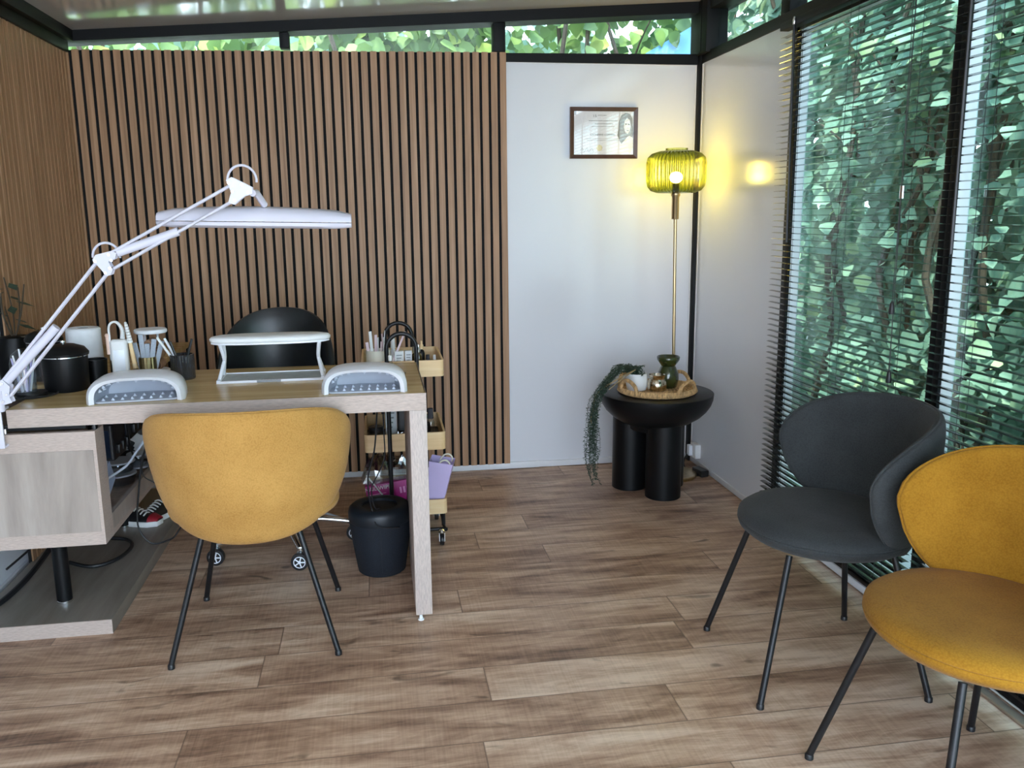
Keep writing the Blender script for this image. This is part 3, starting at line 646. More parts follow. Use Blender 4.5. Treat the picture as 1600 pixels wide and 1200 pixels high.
def plate(c, pts, name):
    MB().flat(pts, lambda p: Q((c.x+p[0], yl-.014, c.z+p[1])), (0, .003, 0)).flat(pts, lambda p: Q((c.x+p[0], yl+.011, c.z+p[1])), (0, .003, 0)).build(name, W, t)
    b = MB()
    for p in pts[::2]: b.tube([Q((c.x+p[0]*.72, yl-.020, c.z+p[1]*.72)), Q((c.x+p[0]*.72, yl+.018, c.z+p[1]*.72))], .0045, 8)
    b.build('joint_bolt', M['chrome'], t)
plate(elb, [(-.030, .012), (-.020, .026), (.022, .036), (.036, .030), (.030, .014), (.012, .006), (.022, -.016), (.016, -.030), (.004, -.034), (-.012, -.012)], 'elbow_plate')
plate(top, [(-.028, .026), (-.012, .034), (.020, .018), (.042, .006), (.042, -.012), (.02, -.018), (-.010, -.042), (-.026, -.036), (-.016, -.008)], 'head_joint')
plate(piv, [(-.030, .0), (-.018, .03), (.004, .036), (.022, .016), (.016, -.008), (.022, -.03), (0, -.036), (-.026, -.024)], 'base_joint')
for c_, r0, s_ in ((elb+Vector((.0, 0, .020)), .038, 1), (top+Vector((.012, 0, .026)), .042, 1)):
    pts = [Q((c_.x+r0*.95*math.cos(a)*s_, yl+.016, c_.z+r0*math.sin(a))) for a in [math.radians(k) for k in range(-8, 196, 12)]]
    MB().tube(pts, .0035, 8).build('cable_loop', W, t)
hx0, hx1, hy = -.612, -.060, 2.705
def head(name, m, zs, sc0, sc1):
    lp = []
    for i in range(13):
        u = i/12; x = hx0+(hx1-hx0)*u; e = min(u, 1-u)*12; k = 1 if e >= 1 else .80+.20*(1-(1-e)**2)**.5
        bow = .012*(1-(2*u-1)**2); zt = 1.300+bow-.018*u; tilt = -.030*u
        zc = 1.288-.012*u
        if m == 'top': prof = [(-.055*k, zc), (-.052*k, zc+.014*k+bow*.3), (-.036*k, zc+.026*k+bow*.8), (0, zc+.032*k+bow), (.036*k, zc+.026*k+bow*.8), (.052*k, zc+.014*k+bow*.3), (.055*k, zc)]
        else: prof = [(-.055*k, zc-.002), (.055*k, zc-.002), (.053*k, zc-.012*k), (.040*k, zc-.019*k), (-.040*k, zc-.019*k), (-.053*k, zc-.012*k)]
        lp.append([Q((x, hy+p[0], p[1])) for p in prof])
    return MB().loft(lp).build(name, W, t, ang=50)
head('head_shell', 'top', 0, 0, 0); head('diffuser', 'low', 0, 0, 0)
MB().tube([Q((-.332, yl+.005, 1.362)), Q((-.325, yl+.03, 1.364)), Q((-.310, yl+.08, 1.330))], .010, 12).build('neck', W, t)

# ------------------------------------------------------------------ nail curing lamps
def curing(label, loc, rz, wd, ht, dp):
    t = thing('nail_curing_lamp', label, 'nail lamp', loc, rz, 'white nail curing lamps on the front of the desk')
    def arch(a, h, y, n=28, pw=.62, z0=0):
        o = []
        for k in range(n+1):
            q = PI*k/n; c, s = math.cos(q), math.sin(q)
            o.append((math.copysign(abs(c)**pw, c)*a, y, z0+abs(s)**pw*h))
        return o
    a = wd/2; rows = [arch(a*.84, ht*.80, -dp/2+.004), arch(a*.93, ht*.91, -dp/2-.006), arch(a*1.0, ht*.97, -dp/2+.012), arch(a*1.0, ht, -dp/2+.05), arch(a*.98, ht*.98, dp*.2), arch(a*.90, ht*.86, dp*.42), arch(a*.72, ht*.55, dp/2)]
    MB().loft(rows, closed=False).build('shell', M['white_plastic'], t, ang=60)
    rows = [arch(a*.84, ht*.80, -dp/2+.005, z0=.0), arch(a*.80, ht*.76, 0), arch(a*.70, ht*.60, dp*.32), arch(a*.02, ht*.02, dp*.4)]
    MB().loft(rows, closed=False).build('inner_dome', M['grey_plastic'], t, ang=60)
    MB().loft([arch(a*.72, ht*.55, dp/2), arch(a*.2, ht*.1, dp/2+.002)], closed=False).build('back_cover', M['white_plastic'], t)
    MB().rbox(-a*.86, a*.86, -dp/2+.004, dp/2-.01, .001, .006, .02, 4).build('base_plate', M['grey_plastic'], t)
    b = MB(); b2 = MB()
    for r in range(2):
        for k in range(9):
            q = PI*(.12+.76*k/8); y = -dp/2+.035+.045*r; sc_ = .80-.03*r
            c, s = math.cos(q), math.sin(q); p = Vector((math.copysign(abs(c)**.62, c)*a*sc_, y, abs(s)**.62*ht*(sc_-.04)))
            inw = (Vector((0, y, ht*.15))-p).normalized(); ax_ = inw.to_track_quat('Z', 'Y').to_matrix()
            b.lathe([(.0065, 0), (.005, .003), (.001, .008)], p, 8, ax=ax_)
        for k in range(8): b.lathe([(.006, 0), (.004, .003), (.001, .007)], (-a*.68+a*1.36*k/7, -dp/2+.025+.05*r, .006), 8)
    b.build('led_cones', M['cone'], t)
    return t
curing('white nail curing lamp on the desk, below the white card reader case at the left', (-.722, 2.745, .757), .10, .275, .082, .16)
curing('white nail curing lamp at the right end of the desk beside the trolley handles', (-.040, 2.735, .757), -.03, .262, .082, .15)

# hand rest: oval padded board on two crossed legs over a framed glass mat
t = thing('hand_rest', 'white oval hand rest on crossed legs above a frosted mat, middle of the desk', 'hand rest', (-.352, 2.99, .757), .02)
def oval(a, b_, z, n=48): return [(math.copysign(abs(math.cos(q))**.75, math.cos(q))*a, math.copysign(abs(math.sin(q))**.85, math.sin(q))*b_, z) for q in [2*PI*k/n for k in range(n)]]
MB().loft([oval(.190, .058, .128), oval(.197, .063, .132), oval(.198, .064, .140), oval(.192, .060, .146), oval(.17, .045, .150), oval(.02, .01, .1505)]).build('padded_top', M['matte_white'], t, ang=50)
MB().loft([oval(.186, .055, .122), oval(.194, .061, .124), oval(.194, .061, .129)]).build('board', M['white_plastic'], t)
for s in (-1, 1):
    b = MB()
    for e in (-1, 1): b.tube([(s*.168, e*-.050, .008), (s*.158, e*-.016, .050), (s*.154, e*.008, .075), (s*.160, e*.036, .124)], .0062, 8, 5)
    b.box(s*.168-.006, s*.168+.006, -.075, .085, 0, .010); b.build('crossed_leg', M['white_plastic'], t)
MB().box(-.168, .168, -.078, -.072, 0, .008).box(-.168, .168, .082, .088, 0, .008).build('mat_frame', M['white_plastic'], t, bevel=.001)
MB().box(-.162, .162, -.072, .082, .001, .005).build('mat', M['mat_glass'], t, smooth=False)
lbp = MB().box(-.045, .032, -.0795, -.0782, .0005, .0075).box(-.045, .032, -.070, -.056, .0050, .0056).build('label_plate', M['print_mid'], t, smooth=False)
b = MB()
for k in range(7): b.box(-.040+.010*k, -.033+.010*k, -.067, -.060, .0056, .0060)
b.build('label_print', M['paper_white'], lbp, smooth=False)
t = thing('glass_bottle', 'small clear glass bottle behind the right-hand nail lamp', 'bottle', (.045, 3.03, .757))
MB().lathe([(0, 0), (.012, 0), (.013, .003), (.013, .028), (.006, .034), (.006, .04)], n=18).build('body', M['clear'], t); MB().lathe([(.007, .038), (.007, .055), (.005, .057), (0, .057)], n=14).build('cap', M['matte_white'], t)
t = thing('glass_bottle', 'tiny open glass dish at the right end of the desk, by the nail lamp', 'dish', (.078, 2.92, .757))
MB().lathe([(0, 0), (.012, 0), (.018, .014), (.016, .014), (.010, .003), (0, .003)], n=18, cap=False).build('bowl', M['clear'], t)

# ------------------------------------------------------------------ things standing on the left half of the desk
def canister(label, loc, r, h, band=True):
    t = thing('canister', label, 'canister', loc, 0, 'black lidded canisters')
    MB().lathe([(0, 0), (r*.93, 0), (r*.96, .004), (r, h*.9), (r, h)], n=40).build('body', M['black_satin'], t)
    MB().lathe([(r+.0015, h-.001), (r+.0015, h+.003), (r-.004, h+.003)], n=40, cap=False).build('steel_band', M['chrome'], t)
    MB().lathe([(r+.004, h+.002), (r+.005, h+.010), (r*.9, h+.026), (r*.5, h+.036), (0, h+.038)], n=40).build('lid', M['black_satin'], t)
    MB().lathe([(.004, h+.036), (.004, h+.040), (.008, h+.043), (.007, h+.048), (0, h+.049)], n=16).build('knob', M['chrome'], t)
canister('large black lidded canister with a thin steel band, at the front left of the desk', (-.985, 2.920, .757), .068, .110)
canister('taller black canister half hidden behind the lamp arm, at the back left of the desk', (-1.115, 3.13, .757), .055, .130)
t = thing('tumbler', 'plain matte black cup between the black canister and the white tissue roll', 'cup', (-.925, 3.025, .757)); MB().lathe([(0, 0), (.032, 0), (.036, .080), (.033, .080), (.029, .004), (0, .004)], n=32, cap=False).build('body', M['black_satin'], t)
t = thing('tissue_roll', 'white paper tissue roll standing behind the black canister', 'tissue roll', (-.987, 3.13, .757))
MB().lathe([(.020, .0), (.055, 0), (.058, .01), (.055, .168), (.049, .173), (.018, .173), (.018, .0)], n=40, cap=False).build('paper', M['paper_white'], t); MB().lathe([(.018, .005), (.018, .172), (.016, .172), (.016, .005)], n=24, cap=False).build('core', M['print_mid'], t)
t = thing('nail_drill', 'white upright nail drill case with a rounded top, standing behind the left nail lamp', 'nail drill', (-.835, 2.985, .757), .1)
MB().rbox(-.026, .026, -.018, .018, .002, .148, .010, 5, .006).build('case', M['matte_white'], t); MB().box(-.017, .017, -.0195, -.018, .04, .115).build('panel_groove', M['led'], t, bevel=.001)
MB().box(-.026, .050, -.03, .03, 0, .006).build('foot_plate', M['matte_white'], t, bevel=.002)
MB().tube([(.010, 0, .150), (.012, 0, .180), (.002, 0, .202), (-.014, 0, .205), (-.026, 0, .190), (-.027, 0, .150), (-.027, .0, .08)], .0035, 8, 6).build('cord', M['matte_white'], t)
b = MB(); P_ = spline([Vector(p) for p in [(.012, 0, .150), (.014, 0, .178), (.004, 0, .200), (-.006, 0, .206)]], 6)
for k, p in enumerate(P_[:-1]): b.tube([p, P_[k]+(P_[k+1]-P_[k])*.75], .0075-.0002*k, 10)
b.build('ribbed_sleeve', M['matte_white'], t); MB().tube([(-.034, 0, .10), (-.034, 0, .158)], .005, 10).ball((-.034, 0, .162), .007).build('peg', mat('blush_plastic', srgb('E6C3B2'), .4), t)
t = thing('brush_handpiece', 'white ribbed handpiece with a wooden grip leaning beside the white drill case', 'handpiece', (-.795, 2.99, .757))
MB().tube([(.006, 0, 0), (.002, 0, .065)], .008, 12).build('sleeve', M['clear'], t); MB().tube([(.003, 0, .050), (-.006, 0, .135)], .0075, 12, r2=.006).build('grip', M['pine'], t)
b = MB()
for k in range(7): b.tube([(-.006-.0012*k, 0, .135+.009*k), (-.0068-.0012*k, 0, .1425+.009*k)], .0085-.0005*k, 10)
b.ball((-.015, 0, .200), .0048).build('ribbed_head', M['matte_white'], t)
t = thing('ribbed_cup', 'ribbed gold metal cup holding grey nail files', 'cup', (-.765, 3.045, .757)); MB().lathe([(0, 0), (.027, 0), (.027, .078), (.0245, .078), (.0245, .003), (0, .003)], n=72, cap=False, fx=lambda a, z: 1+.03*math.cos(18*a)).build('body', M['gold'], t)
M['file'] = mat('grey_nail_file', srgb('A9B1BD'), .8, var=.1, scale=(300, 300, 300))
for k in range(5):
    x = -.835+.012*k; q = (-.18, -.05, .03, .16, .30)[k]; h = (.125, .150, .118, .135, .13)[k]; w_ = .008
    o = MB().rbox(-w_, w_, -.001, .001, .004, h, .001, 2).build('nail_file', M['file']); o.location = (-.781+.007*k, 3.040+.004*(k % 3), .757+.004); o.rotation_euler = (0, q, .15*k-.2)
    tag(o, ['grey nail file at the left of the gold cup', 'tallest grey nail file in the gold cup', 'short grey nail file in the middle of the gold cup', 'grey nail file leaning right in the gold cup', 'grey nail file leaning farthest right in the gold cup'][k], 'nail file', 'grey nail files in the gold cup')
t = thing('ribbed_cup', 'second ribbed gold cup, half hidden behind the white drill case', 'cup', (-.862, 3.065, .757)); MB().lathe([(0, 0), (.028, 0), (.028, .095), (.025, .095), (.025, .003), (0, .003)], n=72, cap=False, fx=lambda a, z: 1+.03*math.cos(18*a)).build('body', M['gold'], t)
t = thing('smoked_glass', 'dark ribbed smoked glass tumbler holding pens and tools on the desk', 'glass', (-.652, 3.035, .757))
MB().lathe([(0, 0), (.036, 0), (.0385, .004), (.0385, .085), (.035, .085), (.034, .007), (0, .007)], n=96, cap=False, fx=lambda a, z: 1+.018*math.cos(32*a)).build('body', M['smoke_solid'] if 'smoke_solid' in M else M.setdefault('smoke_solid', mat('smoked_ribbed_glass', (.035, .035, .04), .12, var=.5, scale=(90, 90, 10), alpha=.82, spec=.8)), t)
for k, (dx, dy, tx, ty, h, m_, lb) in enumerate(((-.02, 0, -.52, .05, .155, 'matte_white', 'slim white brush leaning left out of the smoked glass'), (-.016, .01, -.42, .0, .14, 'led', 'second white pen leaning left in the smoked glass'), (-.005, -.01, -.28, .05, .125, 'black_plastic', 'black pen leaning left in the smoked glass'), (.012, .0, .30, -.02, .13, 'black_plastic', 'black tweezers leaning right out of the smoked glass'))):
    o = MB().tube([(0, 0, .0), (0, 0, h*.5), (0, 0, h)], .0052, 8, r2=.0042).build('pen', M[m_]); o.location = (-.652+dx*.3-math.sin(tx)*.02, 3.035+dy, .768); o.rotation_euler = (ty, tx, 0); tag(o, lb, 'pen', 'pens in the smoked glass')
# two-tier stand with rolled towels
t = thing('tiered_stand', 'round white two-tier stand with towels between its plates, at the back of the desk', 'stand', (-.772, 3.142, .757))
MB().lathe([(0, .0), (.052, .0), (.055, .004), (.055, .016), (.051, .019), (0, .019)], n=40).build('lower_plate', M['matte_white'], t)
MB().lathe([(0, .147), (.051, .147), (.054, .150), (.054, .158), (.051, .161), (0, .161)], n=40).build('upper_plate', M['paper_white'], t)
MB().tube([(.012, .044, .018), (.012, .044, .147)], .004, 10).tube([(-.03, .038, .018), (-.03, .038, .147)], .004, 10).build('posts', M['white_plastic'], t)
for k, (x, z) in enumerate(((-.020, .038), (.019, .038), (-.017, .074), (.020, .075), (.002, .110))):
    tt = thing('rolled_towel', ['rolled brown towel at the lower left between the stand plates', 'rolled brown towel at the lower right between the stand plates', 'rolled brown towel in the middle left of the stand', 'rolled brown towel in the middle right of the stand', 'rolled brown towel on top, just under the upper plate'][k], 'towel', (-.772+x, 3.140, .757+z), 0, 'rolled towels in the stand')
    MB().tube([(0, -.042, 0), (0, -.038, 0), (0, .026, 0), (0, .030, 0)], .0185, 18).build('roll', M['towel'], tt)
    sp = [((.003+.0018*a)*math.cos(a), -.0430, (.003+.0018*a)*math.sin(a)) for a in [q*.45 for q in range(18)]]; MB().tube(sp, .0014, 5).build('spiral_fold', M['dark_wood'], tt)

# left edge clutter
t = thing('wire_tray', 'black wire tray foot on the desk below the brushes at the far left', 'tray', (-1.06, 2.83, .757))
MB().tube([(.09*math.cos(a)*.8, .07*math.sin(a), .006) for a in [k*2*PI/16 for k in range(17)]], .003, 6).tube([(-.05, 0, .006), (.065, 0, .006)], .0025, 6).tube([(0, -.06, .006), (0, .06, .006)], .0025, 6).build('wire', M['black_metal'], t)
MB().lathe([(0, .0), (.045, 0), (.045, .012), (0, .012)], n=28).build('plate', M['black_satin'], t)
t = thing('glass_jar', 'clear glass beaker crowded with brushes at the left edge of the desk', 'jar', (-1.075, 2.83, .769)); MB().lathe([(0, 0), (.030, 0), (.032, .08), (.030, .08), (.028, .004), (0, .004)], n=28, cap=False).build('body', M['clear'], t)
M['lav'] = mat('lavender_plastic', srgb('B8B4E6'), .35)
bl = ['white', 'lavender', 'white', 'lavender', 'white', 'rosy']
for k in range(6):
    a = k*1.05; o = MB().tube([(0, 0, 0), (0, 0, .09), (0, 0, .105+.012*(k % 3))], .0042, 8, r2=.0025).build('brush', M[('matte_white', 'lav', 'led', 'lav', 'white_plastic', 'lilac')[k]])
    o.location = (-1.075+.012*math.cos(a), 2.83+.012*math.sin(a), .774); o.rotation_euler = (-.16*math.sin(a), .2*math.cos(a), 0)
    tag(o, ['white brush leaning right in the beaker of brushes', 'lavender brush at the back right of the beaker', 'tall grey-white brush at the back of the beaker', 'lavender brush leaning left in the beaker', 'white brush at the front left of the beaker', 'lilac brush at the front of the beaker'][k], 'brush', 'brushes in the glass beaker')
t = thing('glass_cloche', 'clear glass dome jar behind the brushes at the left end of the desk', 'jar', (-1.14, 3.02, .757))
MB().lathe([(.045, .0), (.048, .01), (.048, .075), (.040, .105), (.02, .122), (0, .125)], n=32, cap=False).build('dome', M['clear'], t)
b = MB(); rr = random.Random(9)
for k in range(26): b.ball((rr.uniform(-.026, .026), rr.uniform(-.026, .026), .008+.0035*k*.5), .006, 8, 6)
b.build('beads', M['mercury'], t); t.children[-1]['kind'] = 'stuff'
t = thing('pink_pot', 'round blush pink pot behind the lamp arm at the left end of the desk', 'pot', (-1.08, 3.06, .757)); MB().lathe([(0, 0), (.02, 0), (.026, .03), (.026, .09), (.016, .118), (0, .122)], n=28).build('body', mat('blush', srgb('E8C6C4'), .35), t)
t = thing('dried_arrangement', 'black pot with dark twiggy stems at the far left edge of the photo', 'plant', (-1.262, 3.27, .722))
MB().lathe([(0, 0), (.05, 0), (.06, .05), (.062, .11), (.05, .165), (.04, .17)], n=32).build('pot', M['black_satin'], t)
rr = random.Random(12); b = MB()
for k in range(7):
    a = rr.uniform(0, 6.28); b.tube([(0, 0, .15), (.03*math.cos(a), .03*math.sin(a), .24), (.05*math.cos(a+.4), .05*math.sin(a+.4), .30+.012*k)], .0025, 5, 4)
b.tube([(0, -.01, .165), (.055, -.03, .17), (.095, -.03, .19)], .004, 6, 4)
b.build('stems', M['bark'], t)
b = MB()
for k in range(10):
    z = .20+.016*k; a = 1.3*k; x, y = .045*math.cos(a), .045*math.sin(a); q = Matrix.Rotation(a, 3, 'Z')
    b.add([Vector((x, y, z))+q @ Vector(p) for p in ((-.03, 0, .012), (0, -.016, .0), (.034, 0, -.012), (0, .016, .004))], [(0, 1, 2, 3)])
b.build('dark_leaves', M['fern'], t)

# ------------------------------------------------------------------ black stool on castors behind the desk
t = thing('swivel_chair', 'black leather bucket swivel chair behind the desk, on a chrome castor base', 'chair', (-.40, 3.42, 0), -.12)
MB().lathe([(0, .40), (.14, .40), (.21, .42), (.23, .46), (.21, .50), (0, .51)], (0, 0, 0), 40).build('seat', M['black_leather'], t)
NU, NV = 30, 14; vs = []; fs = []
for side in (1, -1):
    for i in range(NU+1):
        for j in range(NV+1):
            u = -1+2*i/NU; v = j/NV; a = u*math.radians(88)
            top_ = .60+.33*(max(0, 1-(abs(u)/1.02)**2.3))**.62; z = .44+(top_-.44)*v
            e = (max(0, 1-v**6)*max(0, 1-abs(u)**8))**.5; r = .195+.03*v+side*(.005+.018*e)
            vs.append((r*math.sin(a), r*math.cos(a), z))
S = (NU+1)*(NV+1)
for i in range(NU):
    for j in range(NV):
        a = i*(NV+1)+j; fs.append((a, a+NV+1, a+NV+2, a+1)); fs.append((S+a, S+a+1, S+a+NV+2, S+a+NV+1))
ring = [i*(NV+1) for i in range(NU+1)]+[NU*(NV+1)+j for j in range(1, NV+1)]+[i*(NV+1)+NV for i in range(NU-1, -1, -1)]+[j for j in range(NV-1, 0, -1)]
for k in range(len(ring)): a, c = ring[k], ring[(k+1) % len(ring)]; fs.append((a, c, c+S, a+S))
MB().add(vs, fs).build('backrest', M['black_leather'], t, ang=60)
MB().tube([(0, 0, .10), (0, 0, .40)], .022, 20).build('gas_lift', M['chrome'], t)
hub = MB().lathe([(.0, .075), (.035, .075), (.04, .10), (.03, .13), (0, .13)], n=24).build('hub', M['chrome'], t)
for k, a in enumerate([math.radians(q) for q in (-65, 7, 79, 151, 223)]):
    d = Vector((math.cos(a), math.sin(a), 0))
    l = MB().tube([d*.02+Vector((0, 0, .105)), d*.16+Vector((0, 0, .092)), d*.285+Vector((0, 0, .072))], .016, 14, r2=.012).build('leg', M['chrome'], t)
    wheel = MB(); c = d*.285+Vector((.0, -.02, .033)); s_ = Vector((1, 0, 0)); ax_ = Matrix.Rotation(PI/2, 3, 'X')
    fk = MB().tube([d*.285+Vector((0, 0, .045)), d*.285+Vector((0, 0, .08))], .010, 12).lathe([(.018, .048), (.018, .056), (.012, .064), (0, .066)], tuple(d*.285), 16).build('castor_stem', M['chrome'], l)
    MB().lathe([(.020, -.012), (.032, -.011), (.033, -.006), (.033, .006), (.032, .011), (.020, .012)], c, 28, ax=ax_).build('tyre', M['black_plastic'], l)
    b = MB().lathe([(.0195, -.013), (.0225, -.0135), (.0225, .0135), (.0195, .013)], c, 28, ax=ax_, cap=False)
    for q in range(5): e = Vector((math.cos(q*2*PI/5), 0, math.sin(q*2*PI/5))); b.tube([c+Vector((0, -.012, 0)), c+e*.021+Vector((0, -.012, 0))], .0028, 6)
    b.lathe([(0, -.015), (.006, -.015), (.006, .013), (0, .013)], c, 12, ax=ax_); b.build('spoked_hub', M['led'], l)

# ------------------------------------------------------------------ trolley
TX0, TX1, TY0, TY1 = -.062, .255, 3.315, 3.675
tcx, tcy = (TX0+TX1)/2, (TY0+TY1)/2
t = thing('trolley', 'three-tier birch and black metal trolley between the desk and the slatted wall', 'trolley', (tcx, tcy, 0))
hx, hy2 = (TX1-TX0)/2, (TY1-TY0)/2
def tray(z1, h):
    b = MB(); th_ = .008
    out = [];
    def loop(i, z):
        r = .018-i; o = []
        for cx, cy, a0 in ((hx-i-r, hy2-i-r, 0), (-hx+i+r, hy2-i-r, 90), (-hx+i+r, -hy2+i+r, 180), (hx-i-r, -hy2+i+r, 270)):
            for k in range(6): a = math.radians(a0+18*k); o.append((cx+r*math.cos(a), cy+r*math.sin(a), z))
        return o
    b.loft([loop(th_, z1-h+.008), loop(th_, z1), loop(0, z1), loop(0, z1-h), loop(.004, z1-h), loop(.008, z1-h+.002)], cap=False)
    s_ = b.build('tray', M['pine'], t)
    MB().loft([loop(.006, z1-h+.002), loop(.006, z1-h+.007)]).build('tray_floor', M['black_metal'], s_)
TZ = (.743, .455, .178); TH = (.064, .070, .060)
for z, h in zip(TZ, TH): tray(z, h)
for s in (-1, 1):
    y = s*(hy2+.008); x0, x1 = .036-tcx, .150-tcx; r = (x1-x0)/2; c = (x0+x1)/2; zt = (.795 if s < 0 else .79)
    pts = [(x0, y, .045), (x0, y, zt)]+[(c-r*math.cos(a), y, zt+r*math.sin(a)) for a in [k*PI/12 for k in range(1, 12)]]+[(x1, y, zt), (x1, y, .045)]
    MB().tube(pts, .0085, 12).build('handle_frame', M['black_metal'], t)
MB().tube([(-hx+.03, -hy2-.02, .062), (hx-.03, -hy2-.02, .062), (hx-.015, -hy2, .062), (hx-.015, hy2, .062), (hx-.03, hy2+.01, .062), (-hx+.03, hy2+.01, .062), (-hx+.015, hy2, .062), (-hx+.015, -hy2, .062), (-hx+.03, -hy2-.02, .062)], .007, 10, 3).tube([(hx-.016, -hy2+.02, .062), (hx-.016, -hy2+.02, .12)], .008, 10).tube([(-hx+.016, -hy2+.02, .062), (-hx+.016, -hy2+.02, .12)], .008, 10).tube([(hx-.016, hy2-.04, .062), (hx-.016, hy2-.04, .12)], .008, 10).tube([(-hx+.016, hy2-.04, .062), (-hx+.016, hy2-.04, .12)], .008, 10).build('base_frame', M['black_metal'], t)
for (x, y) in ((hx-.028, -hy2-.03), (-hx+.028, -hy2-.03), (hx-.028, hy2-.09), (-hx+.028, hy2-.09)):
    q = MB().lathe([(.0, .052), (.014, .052), (.014, .060), (.006, .066), (0, .066)], (x, y, 0), 16).box(x-.012, x-.009, y-.016, y+.008, .018, .054).box(x+.009, x+.012, y-.016, y+.008, .018, .054).build('castor_fork', M['chrome'], t)
    MB().lathe([(0, -.008), (.022, -.008), (.0235, -.005), (.0235, .005), (.022, .008), (0, .008)], (x, y-.006, .0236), 24, ax=Matrix.Rotation(PI/2, 3, 'Y')).build('wheel', M['black_plastic'], q)
# top tray: cream pot with files, boxes and bottles
f1 = TZ[0]-TH[0]+.008
def on(x, y, z=f1): return (x, y, z)
t = thing('cream_pot', 'oval cream pot full of pale nail files in the top tray of the trolley', 'pot', on(.005, 3.38))
MB().lathe([(0, 0), (.038, 0), (.043, .006), (.045, .094), (.042, .094), (.038, .008), (0, .008)], n=36, cap=False, fx=lambda a, z: 1+.06*math.cos(2*a)).build('body', M['cream'], t)
M['file2'] = mat('blush_nail_file', srgb('E7CFD6'), .7)
for k in range(8):
    x = -.028+.0085*k; o = MB().rbox(-.006, .006, -.0015, .0015, 0, .118+.014*((k*3) % 4), .0014, 3).build('nail_file', M[('file2', 'matte_white')[k % 2]])
    o.location = (.005+x, 3.375+.006*((k*5) % 4-1), f1+.009); o.rotation_euler = (.04*(k % 3), -.12+.05*k, .3*k)
    tag(o, '%s nail file in the cream pot, number %s from its left side' % (('blush', 'white')[k % 2], ('one', 'two', 'three', 'four', 'five', 'six', 'seven', 'eight')[k]), 'nail file', 'pale nail files in the cream pot')
o = MB().rbox(-.004, .004, -.001, .001, 0, .165, .001, 2).build('nail_file', M['file2']); o.location = (.045, 3.38, f1+.012); o.rotation_euler = (0, .42, 0); tag(o, 'long slim nail file leaning right out of the cream pot', 'nail file', 'pale nail files in the cream pot')
def carton(label, x, y, z, w_, d_, h_, m_, band=None):
    t = thing('carton', label, 'box', (x, y, z), .05, 'small white cartons in the trolley')
    MB().box(-w_/2, w_/2, -d_/2, d_/2, 0, h_).build('box', M[m_], t, bevel=.0008)
    b = MB()
    for k in range(4): b.box(-w_*.3, w_*(.3-.07*k), -d_/2-.0006, -d_/2, h_*(.80-.13*k), h_*(.84-.13*k))
    b.build('print', M['print_mid'], t, smooth=False)
carton('white carton with small grey print standing in the top tray behind the near handle', .085, 3.39, f1, .036, .025, .085, 'matte_white')
carton('narrower white carton right of the other one in the top tray', .122, 3.41, f1, .028, .022, .082, 'paper_white')
def bottle(label, x, y, z, r, h, body, cap, capr=.55, drop=False, g='bottles in the trolley'):
    t = thing('bottle', label, 'bottle', (x, y, z), 0, g)
    MB().lathe([(0, 0), (r, 0), (r, h*.55), (r*.8, h*.63), (r*.45, h*.67), (r*.45, h*.7)], n=20).build('body', M[body], t)
    if drop: MB().lathe([(r*.6, h*.69), (r*.6, h*.84), (r*.35, h*.86), (r*.3, h*.98), (0, h)], n=16).build('dropper', M[cap], t)
    else: MB().lathe([(r*capr, h*.68), (r*capr*.85, h), (0, h)], n=16).build('cap', M[cap], t)
M['amber'] = mat('amber_glass', srgb('4A3A1C'), .15, coat=.5)
bottle('brown bottle with a silver cap in the top tray, between the handles', .150, 3.50, f1, .011, .085, 'amber', 'chrome', .8)
bottle('amber dropper bottle in the top tray, right of the handles', .163, 3.42, f1, .014, .105, 'amber', 'chrome', drop=True)
bottle('dark dropper bottle with a pale collar, tallest at the right of the top tray', .178, 3.47, f1, .013, .112, 'black_satin', 'pine', drop=True)
bottle('short purple-banded bottle in the top tray, right of the droppers', .200, 3.43, f1, .011, .060, 'lav', 'print_dark', .8)
bottle('small white bottle at the right end of the top tray', .226, 3.42, f1, .010, .060, 'matte_white', 'paper_white', .6)
bottle('tiny white bottle at the left end of the top tray', -.040, 3.37, f1, .006, .050, 'matte_white', 'white_plastic', .8)
bottle('white tube standing behind the near handle in the top tray', .065, 3.47, f1, .012, .125, 'white_plastic', 'matte_white', .8)
# middle tray
f2 = TZ[1]-TH[1]+.008
t = thing('glass_jar', 'clear jar with a black screw lid in the middle tray, left end', 'jar', (-.015, 3.40, f2)); MB().lathe([(0, 0), (.032, 0), (.034, .05), (.028, .056)], n=28).build('body', M['clear'], t); MB().lathe([(.030, .055), (.030, .075), (.026, .078), (0, .078)], n=28).build('lid', M['black_plastic'], t)
carton('tall pale carton in the middle tray behind the near frame', .045, 3.44, f2, .045, .03, .15, 'paper_white')
t = thing('label_printer', 'black gadget with two rounded feet in the middle tray, by the desk leg', 'gadget', (.100, 3.43, f2)); MB().rbox(-.03, .03, -.03, .03, .05, .14, .01, 4, .004).build('body', M['black_plastic'], t); MB().tube([(-.020, -.02, .0), (-.020, -.02, .06)], .008, 10).tube([(.020, -.02, .0), (.020, -.02, .06)], .008, 10).build('feet', M['black_plastic'], t)
def crumple(name, label, loc, sx_, sy_, sz_, seed, m_='cello'):
    rr = random.Random(seed); b = MB(); n = 12; g = [[(i/n*2-1, j/n*2-1) for j in range(n+1)] for i in range(n+1)]
    vs = []; fs = []
    for i in range(n+1):
        for j in range(n+1):
            u, v = g[i][j]; e = (1-u**4)*(1-v**4); vs.append((u*sx_+rr.uniform(-.006, .006), v*sy_+rr.uniform(-.006, .006), sz_*e**.5*rr.uniform(.45, 1)+.003))
    for i in range(n):
        for j in range(n): a = i*(n+1)+j; fs.append((a, a+n+1, a+n+2, a+1))
    o = MB().add(vs, fs).build(name, M[m_], ang=5); o.location = loc; return tag(o, label, 'wrapping')
